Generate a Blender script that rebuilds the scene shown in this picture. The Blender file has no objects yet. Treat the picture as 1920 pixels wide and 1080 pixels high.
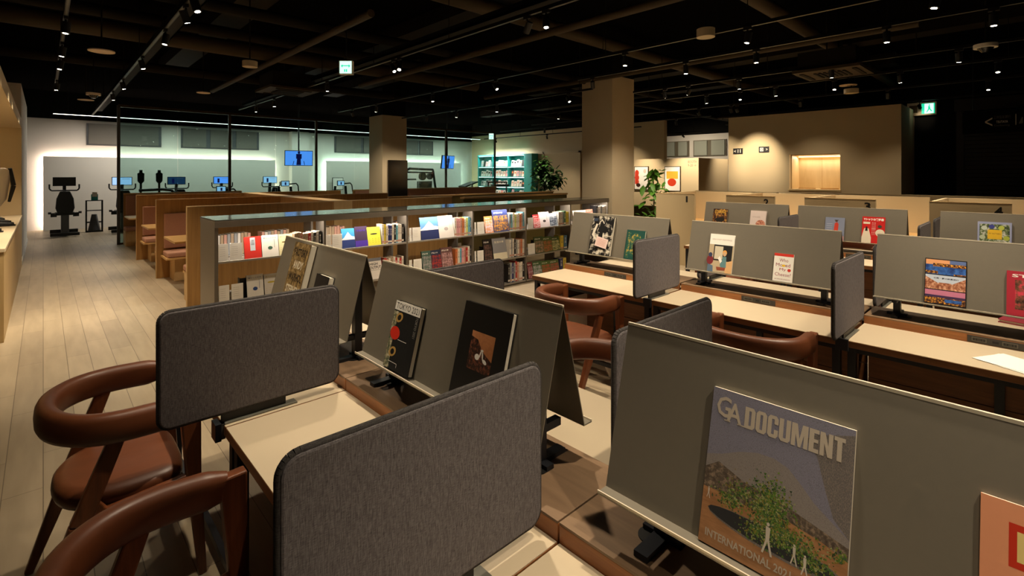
import bpy, bmesh, math, random
from mathutils import Matrix, Vector, Euler
random.seed(7)
C = bpy.context.scene.collection
SC = bpy.context.scene
PI = math.pi
# ------------------------------------------------------------------ camera, world, exposure
CAMH = 1.65
TH = math.atan((960-81)/934.0)
cam = bpy.data.cameras.new('camera'); camo = bpy.data.objects.new('camera', cam); C.objects.link(camo)
camo.location = (0, 0, CAMH); camo.rotation_euler = (PI/2, 0, -TH)
cam.sensor_width = 36; cam.lens = 36*934/1920; cam.shift_y = -214/1920; cam.clip_start = .05; cam.clip_end = 100
SC.camera = camo
w = bpy.data.worlds.new('world'); SC.world = w; w.use_nodes = True
w.node_tree.nodes['Background'].inputs[0].default_value = (1, .82, .6, 1)
w.node_tree.nodes['Background'].inputs[1].default_value = .006
SC.view_settings.view_transform = 'Standard'; SC.view_settings.look = 'None'
SC.view_settings.exposure = 0.0; SC.view_settings.gamma = 1; SC.view_settings.use_curve_mapping = False
try:
    SC.cycles.max_bounces = 8; SC.cycles.diffuse_bounces = 4; SC.cycles.transparent_max_bounces = 12
    SC.cycles.use_denoising = True; SC.cycles.sample_clamp_indirect = 4
except Exception: pass
FX, FY, RX, RY = math.sin(TH), math.cos(TH), math.cos(TH), -math.sin(TH)
def _r(px, py):
    u = (px-960)/934; return (FX+RX*u, FY+RY*u, (326-py)/934)
def Yat(px, X):            # where a sight line at column px meets the plane X
    r = _r(px, 326); return r[1]*X/r[0]
def Xat(px, Y):
    r = _r(px, 326); return r[0]*Y/r[1]
def Zat(px, py, X=None, Y=None):
    r = _r(px, py); t = (X/r[0]) if X is not None else (Y/r[1]); return CAMH+r[2]*t
# ------------------------------------------------------------------ materials
MATS = {}
def lin(c): 
    return tuple((x/255/12.92 if x/255 <= .04045 else ((x/255+.055)/1.055)**2.4) for x in c)+(1,)
def newmat(name):
    m = bpy.data.materials.new(name); m.use_nodes = True; MATS[name] = m
    return m, m.node_tree, m.node_tree.nodes['Principled BSDF']
def N(nt, t, **k):
    n = nt.nodes.new(t)
    for a, b in k.items():
        if a in n.inputs.keys(): n.inputs[a].default_value = b
        else: setattr(n, a, b)
    return n
def plain(name, col, rough=.55, metal=0, var=.06, scale=8, spec=.5, bump=0, stretch=(1,1,1)):
    """flat colour with a little procedural variation in tone and gloss"""
    m, nt, p = newmat(name)
    tc = N(nt, 'ShaderNodeTexCoord'); mp = N(nt, 'ShaderNodeMapping'); mp.inputs['Scale'].default_value = stretch
    nz = N(nt, 'ShaderNodeTexNoise', Scale=scale, Detail=4.0)
    nt.links.new(tc.outputs['Object'], mp.inputs[0]); nt.links.new(mp.outputs[0], nz.inputs['Vector'])
    mx = N(nt, 'ShaderNodeMix', data_type='RGBA')
    c = lin(col)
    mx.inputs[6].default_value = tuple(max(0, x*(1-var)) for x in c[:3])+(1,)
    mx.inputs[7].default_value = tuple(min(1, x*(1+var)) for x in c[:3])+(1,)
    nt.links.new(nz.outputs[0], mx.inputs[0]); nt.links.new(mx.outputs[2], p.inputs['Base Color'])
    p.inputs['Roughness'].default_value = rough; p.inputs['Metallic'].default_value = metal
    p.inputs['Specular IOR Level'].default_value = spec
    if bump:
        b = N(nt, 'ShaderNodeBump', Strength=bump, Distance=.002); nt.links.new(nz.outputs[0], b.inputs['Height'])
        nt.links.new(b.outputs[0], p.inputs['Normal'])
    return m
def emit(name, col, strength):
    m, nt, p = newmat(name)
    p.inputs['Base Color'].default_value = lin(col); p.inputs['Emission Color'].default_value = lin(col)
    p.inputs['Emission Strength'].default_value = strength
    return m
def wood(name, c1, c2, stretch=(30, 2, 30), rough=.45, scale=1.0, bump=.15):
    m, nt, p = newmat(name)
    tc = N(nt, 'ShaderNodeTexCoord'); mp = N(nt, 'ShaderNodeMapping'); mp.inputs['Scale'].default_value = stretch
    nz = N(nt, 'ShaderNodeTexNoise', Scale=scale, Detail=6.0, Roughness=.65, Distortion=.6)
    cr = N(nt, 'ShaderNodeValToRGB'); cr.color_ramp.elements[0].position = .3; cr.color_ramp.elements[1].position = .7
    cr.color_ramp.elements[0].color = lin(c1); cr.color_ramp.elements[1].color = lin(c2)
    nt.links.new(tc.outputs['Object'], mp.inputs[0]); nt.links.new(mp.outputs[0], nz.inputs['Vector'])
    nt.links.new(nz.outputs[0], cr.inputs[0]); nt.links.new(cr.outputs[0], p.inputs['Base Color'])
    p.inputs['Roughness'].default_value = rough
    b = N(nt, 'ShaderNodeBump', Strength=bump, Distance=.001); nt.links.new(nz.outputs[0], b.inputs['Height']); nt.links.new(b.outputs[0], p.inputs['Normal'])
    return m
# floor: pale planks laid along Y
m, nt, p = newmat('floor_planks')
tc = N(nt, 'ShaderNodeTexCoord'); mp = N(nt, 'ShaderNodeMapping'); mp.inputs['Rotation'].default_value = (0, 0, PI/2)
br = N(nt, 'ShaderNodeTexBrick', Scale=1.0); br.offset = .37; br.inputs['Brick Width'].default_value = 1.2; br.inputs['Row Height'].default_value = .155
br.inputs['Mortar Size'].default_value = .002; br.inputs['Color1'].default_value = lin((174, 157, 130)); br.inputs['Color2'].default_value = lin((158, 142, 118)); br.inputs['Mortar'].default_value = lin((106, 92, 74))
mp2 = N(nt, 'ShaderNodeMapping'); mp2.inputs['Scale'].default_value = (7, 1.0, 1); nz = N(nt, 'ShaderNodeTexNoise', Scale=2.0, Detail=6.0)
mx = N(nt, 'ShaderNodeMix', data_type='RGBA', blend_type='MULTIPLY'); mx.inputs[0].default_value = .38
cr = N(nt, 'ShaderNodeValToRGB'); cr.color_ramp.elements[0].position = .3; cr.color_ramp.elements[0].color = (.55, .52, .48, 1); cr.color_ramp.elements[1].position = .65
nt.links.new(tc.outputs['Object'], mp.inputs[0]); nt.links.new(mp.outputs[0], br.inputs['Vector']); nt.links.new(tc.outputs['Object'], mp2.inputs[0]); nt.links.new(mp2.outputs[0], nz.inputs['Vector'])
nt.links.new(nz.outputs[0], cr.inputs[0]); nt.links.new(br.outputs['Color'], mx.inputs[6]); nt.links.new(cr.outputs[0], mx.inputs[7]); nt.links.new(mx.outputs[2], p.inputs['Base Color'])
p.inputs['Roughness'].default_value = .38
# fabric of the desk screens
def fabric(name, c1, c2):
    m, nt, p = newmat(name)
    tc = N(nt, 'ShaderNodeTexCoord'); a = N(nt, 'ShaderNodeMapping'); a.inputs['Scale'].default_value = (60, 60, 700); b = N(nt, 'ShaderNodeMapping'); b.inputs['Scale'].default_value = (700, 700, 60)
    n1 = N(nt, 'ShaderNodeTexNoise', Scale=1.6, Detail=2.0); n2 = N(nt, 'ShaderNodeTexNoise', Scale=1.0, Detail=3.0)
    ad = N(nt, 'ShaderNodeMath', operation='ADD'); hf = N(nt, 'ShaderNodeMath', operation='MULTIPLY'); hf.inputs[1].default_value = .5
    for mpn, n in ((a, n1), (b, n2)): nt.links.new(tc.outputs['Object'], mpn.inputs[0]); nt.links.new(mpn.outputs[0], n.inputs['Vector'])
    nt.links.new(n1.outputs[0], ad.inputs[0]); nt.links.new(n2.outputs[0], ad.inputs[1]); nt.links.new(ad.outputs[0], hf.inputs[0])
    cr = N(nt, 'ShaderNodeValToRGB'); cr.color_ramp.elements[0].position = .38; cr.color_ramp.elements[1].position = .62
    cr.color_ramp.elements[0].color = lin(c1); cr.color_ramp.elements[1].color = lin(c2)
    nt.links.new(hf.outputs[0], cr.inputs[0]); nt.links.new(cr.outputs[0], p.inputs['Base Color']); p.inputs['Roughness'].default_value = .95; p.inputs['Specular IOR Level'].default_value = .15
    bm = N(nt, 'ShaderNodeBump', Strength=.35, Distance=.001); nt.links.new(hf.outputs[0], bm.inputs['Height']); nt.links.new(bm.outputs[0], p.inputs['Normal'])
fabric('screen_fabric', (82, 78, 79), (128, 122, 124))
fabric('screen_piping', (50, 48, 48), (84, 80, 78))
plain('black_ceiling', (12, 11, 10), .9, var=.1, spec=.0)
plain('black_metal', (20, 19, 18), .45, var=.1)
plain('track_metal', (24, 23, 22), .35, .4, var=.1)
plain('duct_metal', (62, 52, 38), .6, .0, spec=.15, var=.15, scale=3)
plain('pipe_black', (30, 26, 20), .7, var=.2, spec=.1)
plain('white_wall', (214, 208, 198), .85, var=.02, scale=2)
plain('beige_wall', (206, 184, 146), .85, var=.03, scale=2)
plain('pillar_paint', (192, 174, 144), .85, var=.03, scale=3)
plain('cream_panel', (206, 184, 144), .7, var=.03, scale=2)
plain('blind_grey', (108, 104, 96), .85, var=.04)
plain('white_plastic', (225, 215, 200), .5, var=.02)
plain('beige_plastic', (190, 172, 140), .6, var=.03)
plain('desk_laminate', (192, 176, 150), .42, var=.03, scale=6)
plain('board_steel', (128, 121, 108), .42, .3, var=.04, scale=60)
plain('board_lit_edge', (238, 228, 206), .35, .3, var=.02)  # near-white so stand edges look lit from above; light put into the colour
plain('dark_steel', (46, 48, 54), .4, .6, var=.1)
plain('grommet_black', (16, 15, 15), .5, var=.1)
plain('outlet_grey', (62, 58, 54), .5, var=.05)
plain('outlet_slot', (20, 19, 18), .5)
plain('clamp_grey', (112, 110, 100), .4, .4, var=.04)
plain('leather', (100, 54, 29), .42, var=.22, scale=9, bump=.12, stretch=(1, 3, 3))
plain('pink_fabric', (178, 130, 106), .9, var=.08, scale=60, bump=.2)
plain('pink_seam', (118, 84, 66), .9)
plain('olive_panel', (92, 76, 24), .7, var=.06)
plain('case_steel', (112, 104, 94), .4, .35, var=.05, scale=20)
plain('case_top', (70, 66, 60), .12, .4, var=.05, scale=20)
plain('shelf_steel', (150, 142, 132), .4, .3, var=.05)
plain('teal', (40, 150, 142), .55, var=.05)
plain('counter_top', (226, 206, 172), .3, var=.02)
plain('shutter', (26, 24, 20), .5, var=.15)
plain('dark_wall', (16, 15, 12), .8, var=.1, spec=.1)
plain('tv_black', (8, 7, 7), .12, var=.02)
plain('bronze', (74, 58, 34), .4, .5, var=.1)
plain('gym_black', (16, 16, 17), .5, var=.1)
plain('gym_grey', (80, 80, 82), .45, .3, var=.1)
plain('paper', (240, 235, 226), .8, var=.02)
plain('pages', (214, 206, 188), .85, var=.06, scale=80, stretch=(1, 40, 1))
plain('leaf_green', (92, 146, 48), .45, var=.35, scale=20)
plain('leaf_dark', (44, 84, 28), .45, var=.4, scale=20)
plain('bark', (84, 60, 38), .8, var=.2)
plain('pot_dark', (40, 38, 32), .6)
plain('pink_door', (196, 160, 132), .7, var=.03)
wood('oak', (144, 104, 54), (174, 130, 72), (28, 28, 1.2))
wood('oak_light', (196, 160, 108), (214, 180, 128), (10, 10, 1.5), .5)
wood('oak_pale', (216, 188, 138), (228, 202, 154), (10, 10, 1.5), .5)
wood('oak_table', (186, 142, 84), (208, 168, 110), (2, 26, 26), .4)
wood('desk_edge', (112, 70, 36), (150, 98, 54), (40, 2, 40), .45)
wood('rail_wood', (136, 82, 42), (176, 114, 62), (40, 2.5, 40), .45)
wood('centre_wood', (112, 88, 66), (136, 110, 84), (18, 1.8, 10), .5)
wood('walnut', (84, 44, 24), (126, 70, 38), (30, 30, 3), .35)
wood('counter_oak', (176, 146, 96), (200, 170, 118), (12, 12, 1.2), .5)
wood('panel_wood', (112, 66, 34), (140, 88, 48), (20, 3, 30), .5)
emit('spot_lens', (255, 240, 214), 30)
emit('strip_led', (255, 248, 236), 5)
emit('cove_led', (255, 232, 212), 55)
emit('cove_led_cool', (228, 236, 216), 55)
emit('teal_led', (235, 255, 250), 9)
emit('warm_led', (255, 222, 164), 6)
emit('exit_white', (214, 255, 240), 1.2)
emit('exit_green', (30, 214, 160), 1.1)
emit('screen_blue', (92, 150, 250), 1.5)
emit('screen_light', (168, 206, 250), 1.1)
emit('screen_dim', (40, 70, 110), .6)
emit('screen_navy', (24, 26, 96), .5)
plain('disc_white', (214, 190, 160), .6)
# glass with a green tint
def glassmat(name, tint, gl=.10):
    m = bpy.data.materials.new(name); m.use_nodes = True; MATS[name] = m; nt = m.node_tree; nt.nodes.clear()
    o = N(nt, 'ShaderNodeOutputMaterial'); t = N(nt, 'ShaderNodeBsdfTransparent'); t.inputs[0].default_value = tint
    g = N(nt, 'ShaderNodeBsdfGlossy'); g.inputs[0].default_value = (.8, 1, .97, 1); g.inputs['Roughness'].default_value = .02
    f = N(nt, 'ShaderNodeFresnel', IOR=1.35); mx = N(nt, 'ShaderNodeMixShader')
    nt.links.new(f.outputs[0], mx.inputs[0]); nt.links.new(t.outputs[0], mx.inputs[1]); nt.links.new(g.outputs[0], mx.inputs[2]); nt.links.new(mx.outputs[0], o.inputs[0])
glassmat('glass', (.64, .79, .78, 1))
_cm = {}
def col(c, rough=.5):
    """a printed colour used on covers"""
    k = 'print_%02x%02x%02x' % tuple(int(x) for x in c)
    if k not in _cm:
        plain(k, c, rough, var=.05, scale=30); _cm[k] = 1
    return k
def noisy(name, c1, c2, scale, c3=None, vor=False, stretch=(1, 1, 1), rough=.45):
    m, nt, p = newmat(name)
    tc = N(nt, 'ShaderNodeTexCoord'); mp = N(nt, 'ShaderNodeMapping'); mp.inputs['Scale'].default_value = stretch
    if vor: nz = N(nt, 'ShaderNodeTexVoronoi', Scale=scale); nz.feature = 'DISTANCE_TO_EDGE'
    else: nz = N(nt, 'ShaderNodeTexNoise', Scale=scale, Detail=5.0, Roughness=.7)
    nt.links.new(tc.outputs['Object'], mp.inputs[0]); nt.links.new(mp.outputs[0], nz.inputs['Vector'])
    cr = N(nt, 'ShaderNodeValToRGB'); e = cr.color_ramp.elements
    e[0].position = .0 if vor else .38; e[1].position = .12 if vor else .6; e[0].color = lin(c1); e[1].color = lin(c2)
    if c3: x = e.new(.5); x.color = lin(c3)
    nt.links.new(nz.outputs[0], cr.inputs[0]); nt.links.new(cr.outputs[0], p.inputs['Base Color']); p.inputs['Roughness'].default_value = rough
    return name
# ------------------------------------------------------------------ mesh builder
class MB:
    def __init__(s): s.v = []; s.f = []; s.mi = []; s.sm = []; s.mats = []; s.ky = 1; s.M = Matrix.Identity(4)
    def mat(s, n):
        if n not in s.mats: s.mats.append(n)
        return s.mats.index(n)
    def add(s, vs, fs, m, smooth=False):
        b = len(s.v); s.v += [tuple(s.M @ Vector(v)) for v in vs]; k = s.mat(m)
        for f in fs: s.f.append([b+i for i in f]); s.mi.append(k); s.sm.append(smooth)
        return s
    def box(s, x0, x1, y0, y1, z0, z1, m):
        v = [(x, y, z) for z in (z0, z1) for y in (y0, y1) for x in (x0, x1)]
        return s.add(v, [(0, 2, 3, 1), (4, 5, 7, 6), (0, 1, 5, 4), (2, 6, 7, 3), (0, 4, 6, 2), (1, 3, 7, 5)], m)
    def bar(s, p0, p1, w0, d0, m, w1=None, d1=None, side=None):
        """tapered rectangular bar from p0 to p1"""
        p0 = Vector(p0); p1 = Vector(p1); t = (p1-p0).normalized(); a = Vector(side) if side else (Vector((0, 1, 0)) if abs(t.y) < .8 else Vector((1, 0, 0)))
        a = (a-t*a.dot(t)).normalized(); b = t.cross(a); w1 = w1 or w0; d1 = d1 or d0
        v = [tuple(p+a*sx*ww/2+b*sy*dd/2) for p, ww, dd in ((p0, w0, d0), (p1, w1, d1)) for sx, sy in ((-1, -1), (1, -1), (1, 1), (-1, 1))]
        return s.add(v, [(3, 2, 1, 0), (4, 5, 6, 7), (0, 1, 5, 4), (1, 2, 6, 5), (2, 3, 7, 6), (3, 0, 4, 7)], m)
    def cyl(s, p0, p1, r, m, r1=None, n=12, caps=True):
        p0 = Vector(p0); p1 = Vector(p1); t = (p1-p0).normalized(); a = Vector((0, 0, 1)) if abs(t.z) < .9 else Vector((1, 0, 0))
        a = (a-t*a.dot(t)).normalized(); b = t.cross(a); r1 = r if r1 is None else r1
        v = [tuple(p+(a*math.cos(2*PI*i/n)+b*math.sin(2*PI*i/n))*rr) for p, rr in ((p0, r), (p1, r1)) for i in range(n)]
        s.add(v, [(i, (i+1) % n, n+(i+1) % n, n+i) for i in range(n)], m, True)
        if caps: s.add(v, [tuple(range(n))[::-1], tuple(range(n, 2*n))], m)
        return s
    def tube(s, pts, r, m, n=8):
        for a, b in zip(pts[:-1], pts[1:]): s.cyl(a, b, r, m, n=n)
        return s
    def prism(s, poly, y0, y1, m, axis='y'):
        """extrude a polygon; axis y: poly in (x,z); axis z: poly in (x,y); axis x: poly in (y,z)"""
        n = len(poly)
        f = {'y': lambda p, c: (p[0], c, p[1]), 'z': lambda p, c: (p[0], p[1], c), 'x': lambda p, c: (c, p[0], p[1])}[axis]
        v = [f(p, y0) for p in poly]+[f(p, y1) for p in poly]
        return s.add(v, [tuple(range(n))[::-1], tuple(range(n, 2*n))]+[(i, (i+1) % n, n+(i+1) % n, n+i) for i in range(n)], m)
    def quad(s, a, b, c, d, m): return s.add([a, b, c, d], [(0, 1, 2, 3)], m)
    def rect(s, x, z, ww, hh, m, y=-.0004):
        y *= s.ky
        return s.add([(x, y, z), (x+ww, y, z), (x+ww, y, z+hh), (x, y, z+hh)], [(0, 1, 2, 3)], m)
    def poly(s, pts, m, y=-.0005):
        y *= s.ky
        return s.add([(a, y, b) for a, b in pts], [tuple(range(len(pts)))], m)
    def ell(s, x, z, rx, rz, m, y=-.0005, n=20, rot=0):
        c, q = math.cos(rot), math.sin(rot)
        return s.poly([(x+rx*math.cos(2*PI*i/n)*c-rz*math.sin(2*PI*i/n)*q, z+rx*math.cos(2*PI*i/n)*q+rz*math.sin(2*PI*i/n)*c) for i in range(n)], m, y)
    def text(s, t, x, z, ww, hh, m, y=-.0007, bold=0, vert=False, sp=1):
        """real lettering, fitted into a rectangle of the local x-z plane facing -y"""
        cu = bpy.data.curves.new('t', 'FONT'); cu.body = t; cu.size = 1; cu.offset = bold; cu.space_character = sp; cu.resolution_u = 2
        o = bpy.data.objects.new('t', cu); C.objects.link(o)
        me = bpy.data.meshes.new_from_object(o); 
        vs = [tuple(v.co) for v in me.vertices]; fs = [tuple(p.vertices) for p in me.polygons]
        bpy.data.objects.remove(o); bpy.data.curves.remove(cu); bpy.data.meshes.remove(me)
        if not vs: return s
        x0 = min(v[0] for v in vs); x1 = max(v[0] for v in vs); y0 = min(v[1] for v in vs); y1 = max(v[1] for v in vs)
        y *= s.ky
        if vert: V = [(x+(v[1]-y0)/(y1-y0)*ww, y, z+hh-(v[0]-x0)/(x1-x0)*hh) for v in vs]
        else: V = [(x+(v[0]-x0)/(x1-x0)*ww, y, z+(v[1]-y0)/(y1-y0)*hh) for v in vs]
        return s.add(V, fs, m)
    def build(s, name, parent=None, bevel=0, seg=2, subsurf=0, loc=None, rot=None):
        me = bpy.data.meshes.new(name); me.from_pydata(s.v, [], s.f)
        for n in s.mats: me.materials.append(MATS[n])
        me.polygons.foreach_set('material_index', s.mi); me.polygons.foreach_set('use_smooth', s.sm); me.update()
        o = bpy.data.objects.new(name, me); C.objects.link(o)
        if parent: o.parent = parent
        if loc: o.location = loc
        if rot: o.rotation_euler = rot
        if bevel:
            b = o.modifiers.new('b', 'BEVEL'); b.width = bevel; b.segments = seg; b.limit_method = 'ANGLE'; b.angle_limit = .7
        if subsurf: q = o.modifiers.new('s', 'SUBSURF'); q.levels = subsurf; q.render_levels = subsurf
        return o
def box(name, x0, x1, y0, y1, z0, z1, m, parent=None, bevel=0): return MB().box(x0, x1, y0, y1, z0, z1, m).build(name, parent, bevel)
def tag(o, label=None, cat=None, group=None, kind=None):
    if label: o['label'] = label
    if cat: o['category'] = cat
    if group: o['group'] = group
    if kind: o['kind'] = kind
    return o
def thing(name, label, cat, loc=(0, 0, 0), rz=0, group=None, rot=None):
    o = bpy.data.objects.new(name, None); C.objects.link(o); o.location = loc; o.rotation_euler = rot or (0, 0, rz); o.empty_display_size = .1
    return tag(o, label, cat, group)
def struct(o): o['kind'] = 'structure'; return o
def sbox(name, *a, **k): return struct(box(name, *a, **k))
def dup(root, loc, rz=None, label=None, group=None, rot=None):
    def cp(o, par):
        c = o.copy(); C.objects.link(c); c.parent = par
        for ch in list(o.children):
            if ch.type != 'LIGHT': cp(ch, c)
        return c
    r = cp(root, None); r.location = loc
    if rz is not None: r.rotation_euler = (0, 0, rz)
    if rot is not None: r.rotation_euler = rot
    if label: r['label'] = label
    if group: r['group'] = group
    return r
def rrect(x0, x1, z0, z1, r, n=6):
    out = []
    for cx, cz, a in ((x1-r, z1-r, 0), (x0+r, z1-r, 1), (x0+r, z0+r, 2), (x1-r, z0+r, 3)):
        for i in range(n+1):
            t = (a+i/n)*PI/2; out.append((cx+r*math.cos(t), cz+r*math.sin(t)))
    return out
ORD = ['first', 'second', 'third', 'fourth', 'fifth', 'sixth', 'seventh', 'eighth', 'ninth', 'tenth', 'eleventh', 'twelfth', 'thirteenth', 'fourteenth', 'fifteenth', 'sixteenth']
# ------------------------------------------------------------------ the setting
sbox('floor', -5, 23, -4, 22, -.1, 0, 'floor_planks')
sbox('ceiling', -5, 23, -4, 22, 4.1, 4.2, 'black_ceiling')
sbox('wall_back', -5, 16.2, 20, 20.2, 0, 3.28, 'white_wall'); sbox('trim_1', -5, 16.2, 20, 20.2, 3.28, 4.1, 'dark_wall')
sbox('wall_right', 16, 16.2, 9.15, 20, 0, 3.55, 'beige_wall'); sbox('trim_2', 16, 16.2, 9.15, 20, 3.55, 4.1, 'dark_wall')
sbox('wall_far', 20, 20.2, 2, 14, 0, 3.3, 'white_wall'); sbox('trim_3', 20, 20.2, -4, 22, 3.3, 4.1, 'dark_wall')
sbox('wall_left', -2.6, -2.4, 5, 12.4, 0, 4.1, 'beige_wall')
sbox('wall_alcove', -2.4, -.28, 12.4, 12.6, 0, 2.5, 'cream_panel'); sbox('wall_pier', -2.4, -.29, 12.6, 17.0, 0, 3.28, 'white_wall')
sbox('wall_dark', 14, 14.2, -4, 2.4, 0, 4.1, 'dark_wall')
# raised backlit panels on the gym wall (a real cove: LED strips between panel and wall)
def raised(n, x0, x1, z1, glow):
    o = MB().box(x0, x1, 19.74, 19.77, 0, z1, 'white_wall').box(x0+.2, x1-.2, 19.77, 20, 0, z1-.2, 'white_wall').build('wall_raised'); struct(o)
    q = MB().box(x0+.05, x1-.05, 19.85, 19.87, z1-.06, z1-.04, glow).box(x0+.04, x0+.06, 19.85, 19.87, .05, z1-.06, glow).box(x1-.06, x1-.04, 19.85, 19.87, .05, z1-.06, glow).build('light_strip')
    tag(q, ['glowing white strip outlining the raised panel behind the dark exercise bike', 'glowing white strip outlining the raised panel behind the hanging video screens'][n], 'light')
raised(0, .0, 6.35, 2.16, 'cove_led'); raised(1, 8.3, 15.1, 2.18, 'cove_led_cool')
sbox('wall_pilaster', 6.95, 7.6, 19.7, 20, 0, 3.28, 'white_wall')
# blinds in the high gym windows
wn = 0
for x0, x1, cols in ((.96, 2.85, 1), (3.4, 5.85, 3), (8.75, 11.2, 2), (12.0, 13.6, 2)):
    wn += 1; b = MB().box(x0, x1, 19.96, 20, 2.53, 3.2, 'gym_grey'); wdt = (x1-x0)/cols
    for i in range(cols): b.box(x0+i*wdt+.05, x0+(i+1)*wdt-.08, 19.93, 19.96, 2.57, 3.2, 'blind_grey')
    struct(b.build('window_%d' % wn))
plain('blind_pale', (150, 154, 142), .85, var=.03); plain('frame_olive', (96, 88, 70), .6)
for y0, y1 in ((10.25, 11.35), (8.65, 10.05)):
    wn += 1; b = MB().box(19.95, 20, y0, y1, 2.38, 3.05, 'frame_olive'); md = (y0+y1)/2
    b.box(19.9, 19.95, y0+.06, md-.09, 2.42, 3.02, 'blind_pale').box(19.9, 19.95, md+.09, y1-.06, 2.42, 3.02, 'blind_pale'); struct(b.build('window_%d' % wn))
# baseboards
struct(MB().box(-.29, -.275, 12.6, 17, 0, .08, 'white_wall').build('baseboard_left'))
# sign wall with a service window
SX = 12.5
sy0, sy1, oy0, oy1, oz0, oz1, st = 1.92, 5.37, 2.97, 3.97, 1.30, 2.09, 3.05
b = MB().box(SX, SX+.25, sy0, oy0, 0, st, 'beige_wall').box(SX, SX+.25, oy1, sy1, 0, st, 'beige_wall').box(SX, SX+.25, oy0, oy1, 0, oz0, 'beige_wall').box(SX, SX+.25, oy0, oy1, oz1, st, 'beige_wall')
struct(b.build('wall_sign'))
struct(MB().box(SX+.25, SX+2.5, sy0, sy0+.1, 0, st, 'beige_wall').box(SX+.25, SX+2.5, sy1-.1, sy1, 0, st, 'beige_wall').build('wall_sign_side'))
sw = thing('service_window', 'lit wooden service window set into the beige sign wall', 'window', (SX, oy0, oz0))
MB().box(.6, .62, 0, 1, 0, .79, 'oak_pale').box(.1, .6, -.0, .02, 0, .79, 'oak_pale').box(.1, .6, .98, 1, 0, .79, 'oak_pale').box(.1, .6, 0, 1, .77, .79, 'oak_pale').box(.598, .6, .498, .502, 0, .79, 'oak_table').build('back_panel', sw)
MB().box(-.03, .6, -.02, 1.02, -.03, .005, 'oak_pale').build('sill', sw)
MB().box(.3, .34, .1, .45, .005, .03, 'oak_table').box(.3, .34, .55, .9, .005, .03, 'oak_table').build('tray_rail', sw)
tag(MB().box(.5, .52, .04, .96, .74, .755, 'warm_led').build('light_strip', sw), 'warm light strip')
l = bpy.data.lights.new('strip', 'AREA'); l.shape = 'RECTANGLE'; l.size = .06; l.size_y = .9; l.energy = 5; l.color = (1, .9, .72)
lo = bpy.data.objects.new('lamp_light', l); C.objects.link(lo); lo.location = (SX+.47, oy0+.5, oz0+.735); lo.rotation_euler = (0, .35, 0)
# freestanding block with the art prints
struct(MB().box(14, 14.15, 6.89, 11, 0, 2.12, 'beige_wall').box(14.15, 16, 6.89, 7.04, 0, 2.12, 'beige_wall').build('wall_art'))
struct(MB().box(16.3, 16.4, 5.9, 7.0, 0, 1.95, 'pink_door').box(16.2, 16.3, 5.3, 7.0, 1.95, 2.12, 'beige_wall').build('door_1'))
# glass wall in front of the gym
GY = 14.75
glass = thing('glass_partition', 'tall green-tinted glass partition with bronze posts in front of the gym', 'glass wall', (0, GY, 0))
gp = [1.28, 3.6, 5.9, 8.3, 10.6, 12.95]
for i, x in enumerate(gp): box('post', x-.03, x+.03, -.03, .03, 0, 3.25, 'bronze' if i else 'gym_grey', glass)
box('top_rail', gp[0], gp[-1], -.03, .03, 3.21, 3.27, 'bronze', glass); box('bottom_rail', gp[0], gp[-1], -.03, .03, 0, .04, 'bronze', glass)
for a, c in zip(gp[:-1], gp[1:]):
    mid = (a+c)/2
    for q, r in ((a+.03, mid-.003), (mid+.003, c-.03)): box('pane', q, r, -.005, .005, .04, 3.21, 'glass', glass)
# pillars
def pillar(n, x, y, wd, zt):
    struct(MB().box(x, x+wd, y, y+wd, 0, zt, 'pillar_paint').box(x+.02, x+wd-.02, y+.02, y+wd-.02, zt, 4.1, 'dark_wall').build('wall_pillar', bevel=.006))
pillar(1, 8.05, 5.71, .75, 3.577); pillar(2, 6.93, 12.67, .78, 3.31)
tv = thing('wall_television', 'black television hung on the pillar beside the wooden booths', 'television', (7.08, 12.6, 1.32))
box('screen', .0, .62, .0, .045, -.35, .72, 'tv_black', tv, .005); box('wall_bracket', .2, .45, .045, .07, .1, .4, 'black_metal', tv)
# dark shutter wall at right
sh = thing('roller_shutter', 'dark closed roller shutter at the right end of the room', 'shutter', (13.9, 0, 0))
b = MB()
for i in range(34): b.box(.03, .08, -3.5, 1.1, .05+i*.085, .05+i*.085+.075, 'shutter')
b.build('slats', sh); box('guide_rail', 0, .09, 1.1, 1.22, 0, 3.1, 'shutter', sh); box('housing', -.02, .09, -3.5, 1.25, 2.95, 3.2, 'shutter', sh)
tag(sh, kind=None)
# direction sign on the shutter (white lettering on a hung black plate)
ds = thing('direction_sign', 'hanging black sign with white arrow and small lettering before the shutter', 'sign', (13.0, 0, 0))
b = MB().box(.0, .02, -.9, 1.05, 2.42, 2.84, 'dark_wall'); 
b.M = Matrix.Translation((0, 0, 0)) @ Matrix.Rotation(-PI/2, 4, 'Z')
def sgn(px): return -Yat(px, 13.0)
b.text('<', sgn(1847), 2.55, .10, .16, 'white_plastic', -.002); b.text('三井住友銀行', sgn(1863), 2.68, sgn(1895)-sgn(1863), .06, 'clamp_grey', -.002)
b.text('TSUTAYA', sgn(1868), 2.60, sgn(1890)-sgn(1868), .045, 'white_plastic', -.002, .02); b.text('Conditioning', sgn(1864), 2.53, sgn(1893)-sgn(1864), .045, 'clamp_grey', -.002)
b.rect(sgn(1904), 2.55, .010, .2, 'white_plastic', -.002); b.poly([(sgn(1910), 2.57), (sgn(1916), 2.69), (sgn(1918), 2.69), (sgn(1918), 2.57)], 'clamp_grey', -.002)
b.build('sign_plate', ds)
for y in (-.7, .9): MB().cyl((.01, y, 2.84), (.01, y, 4.1), .008, 'black_metal').build('hanging_rod', ds)
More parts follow.
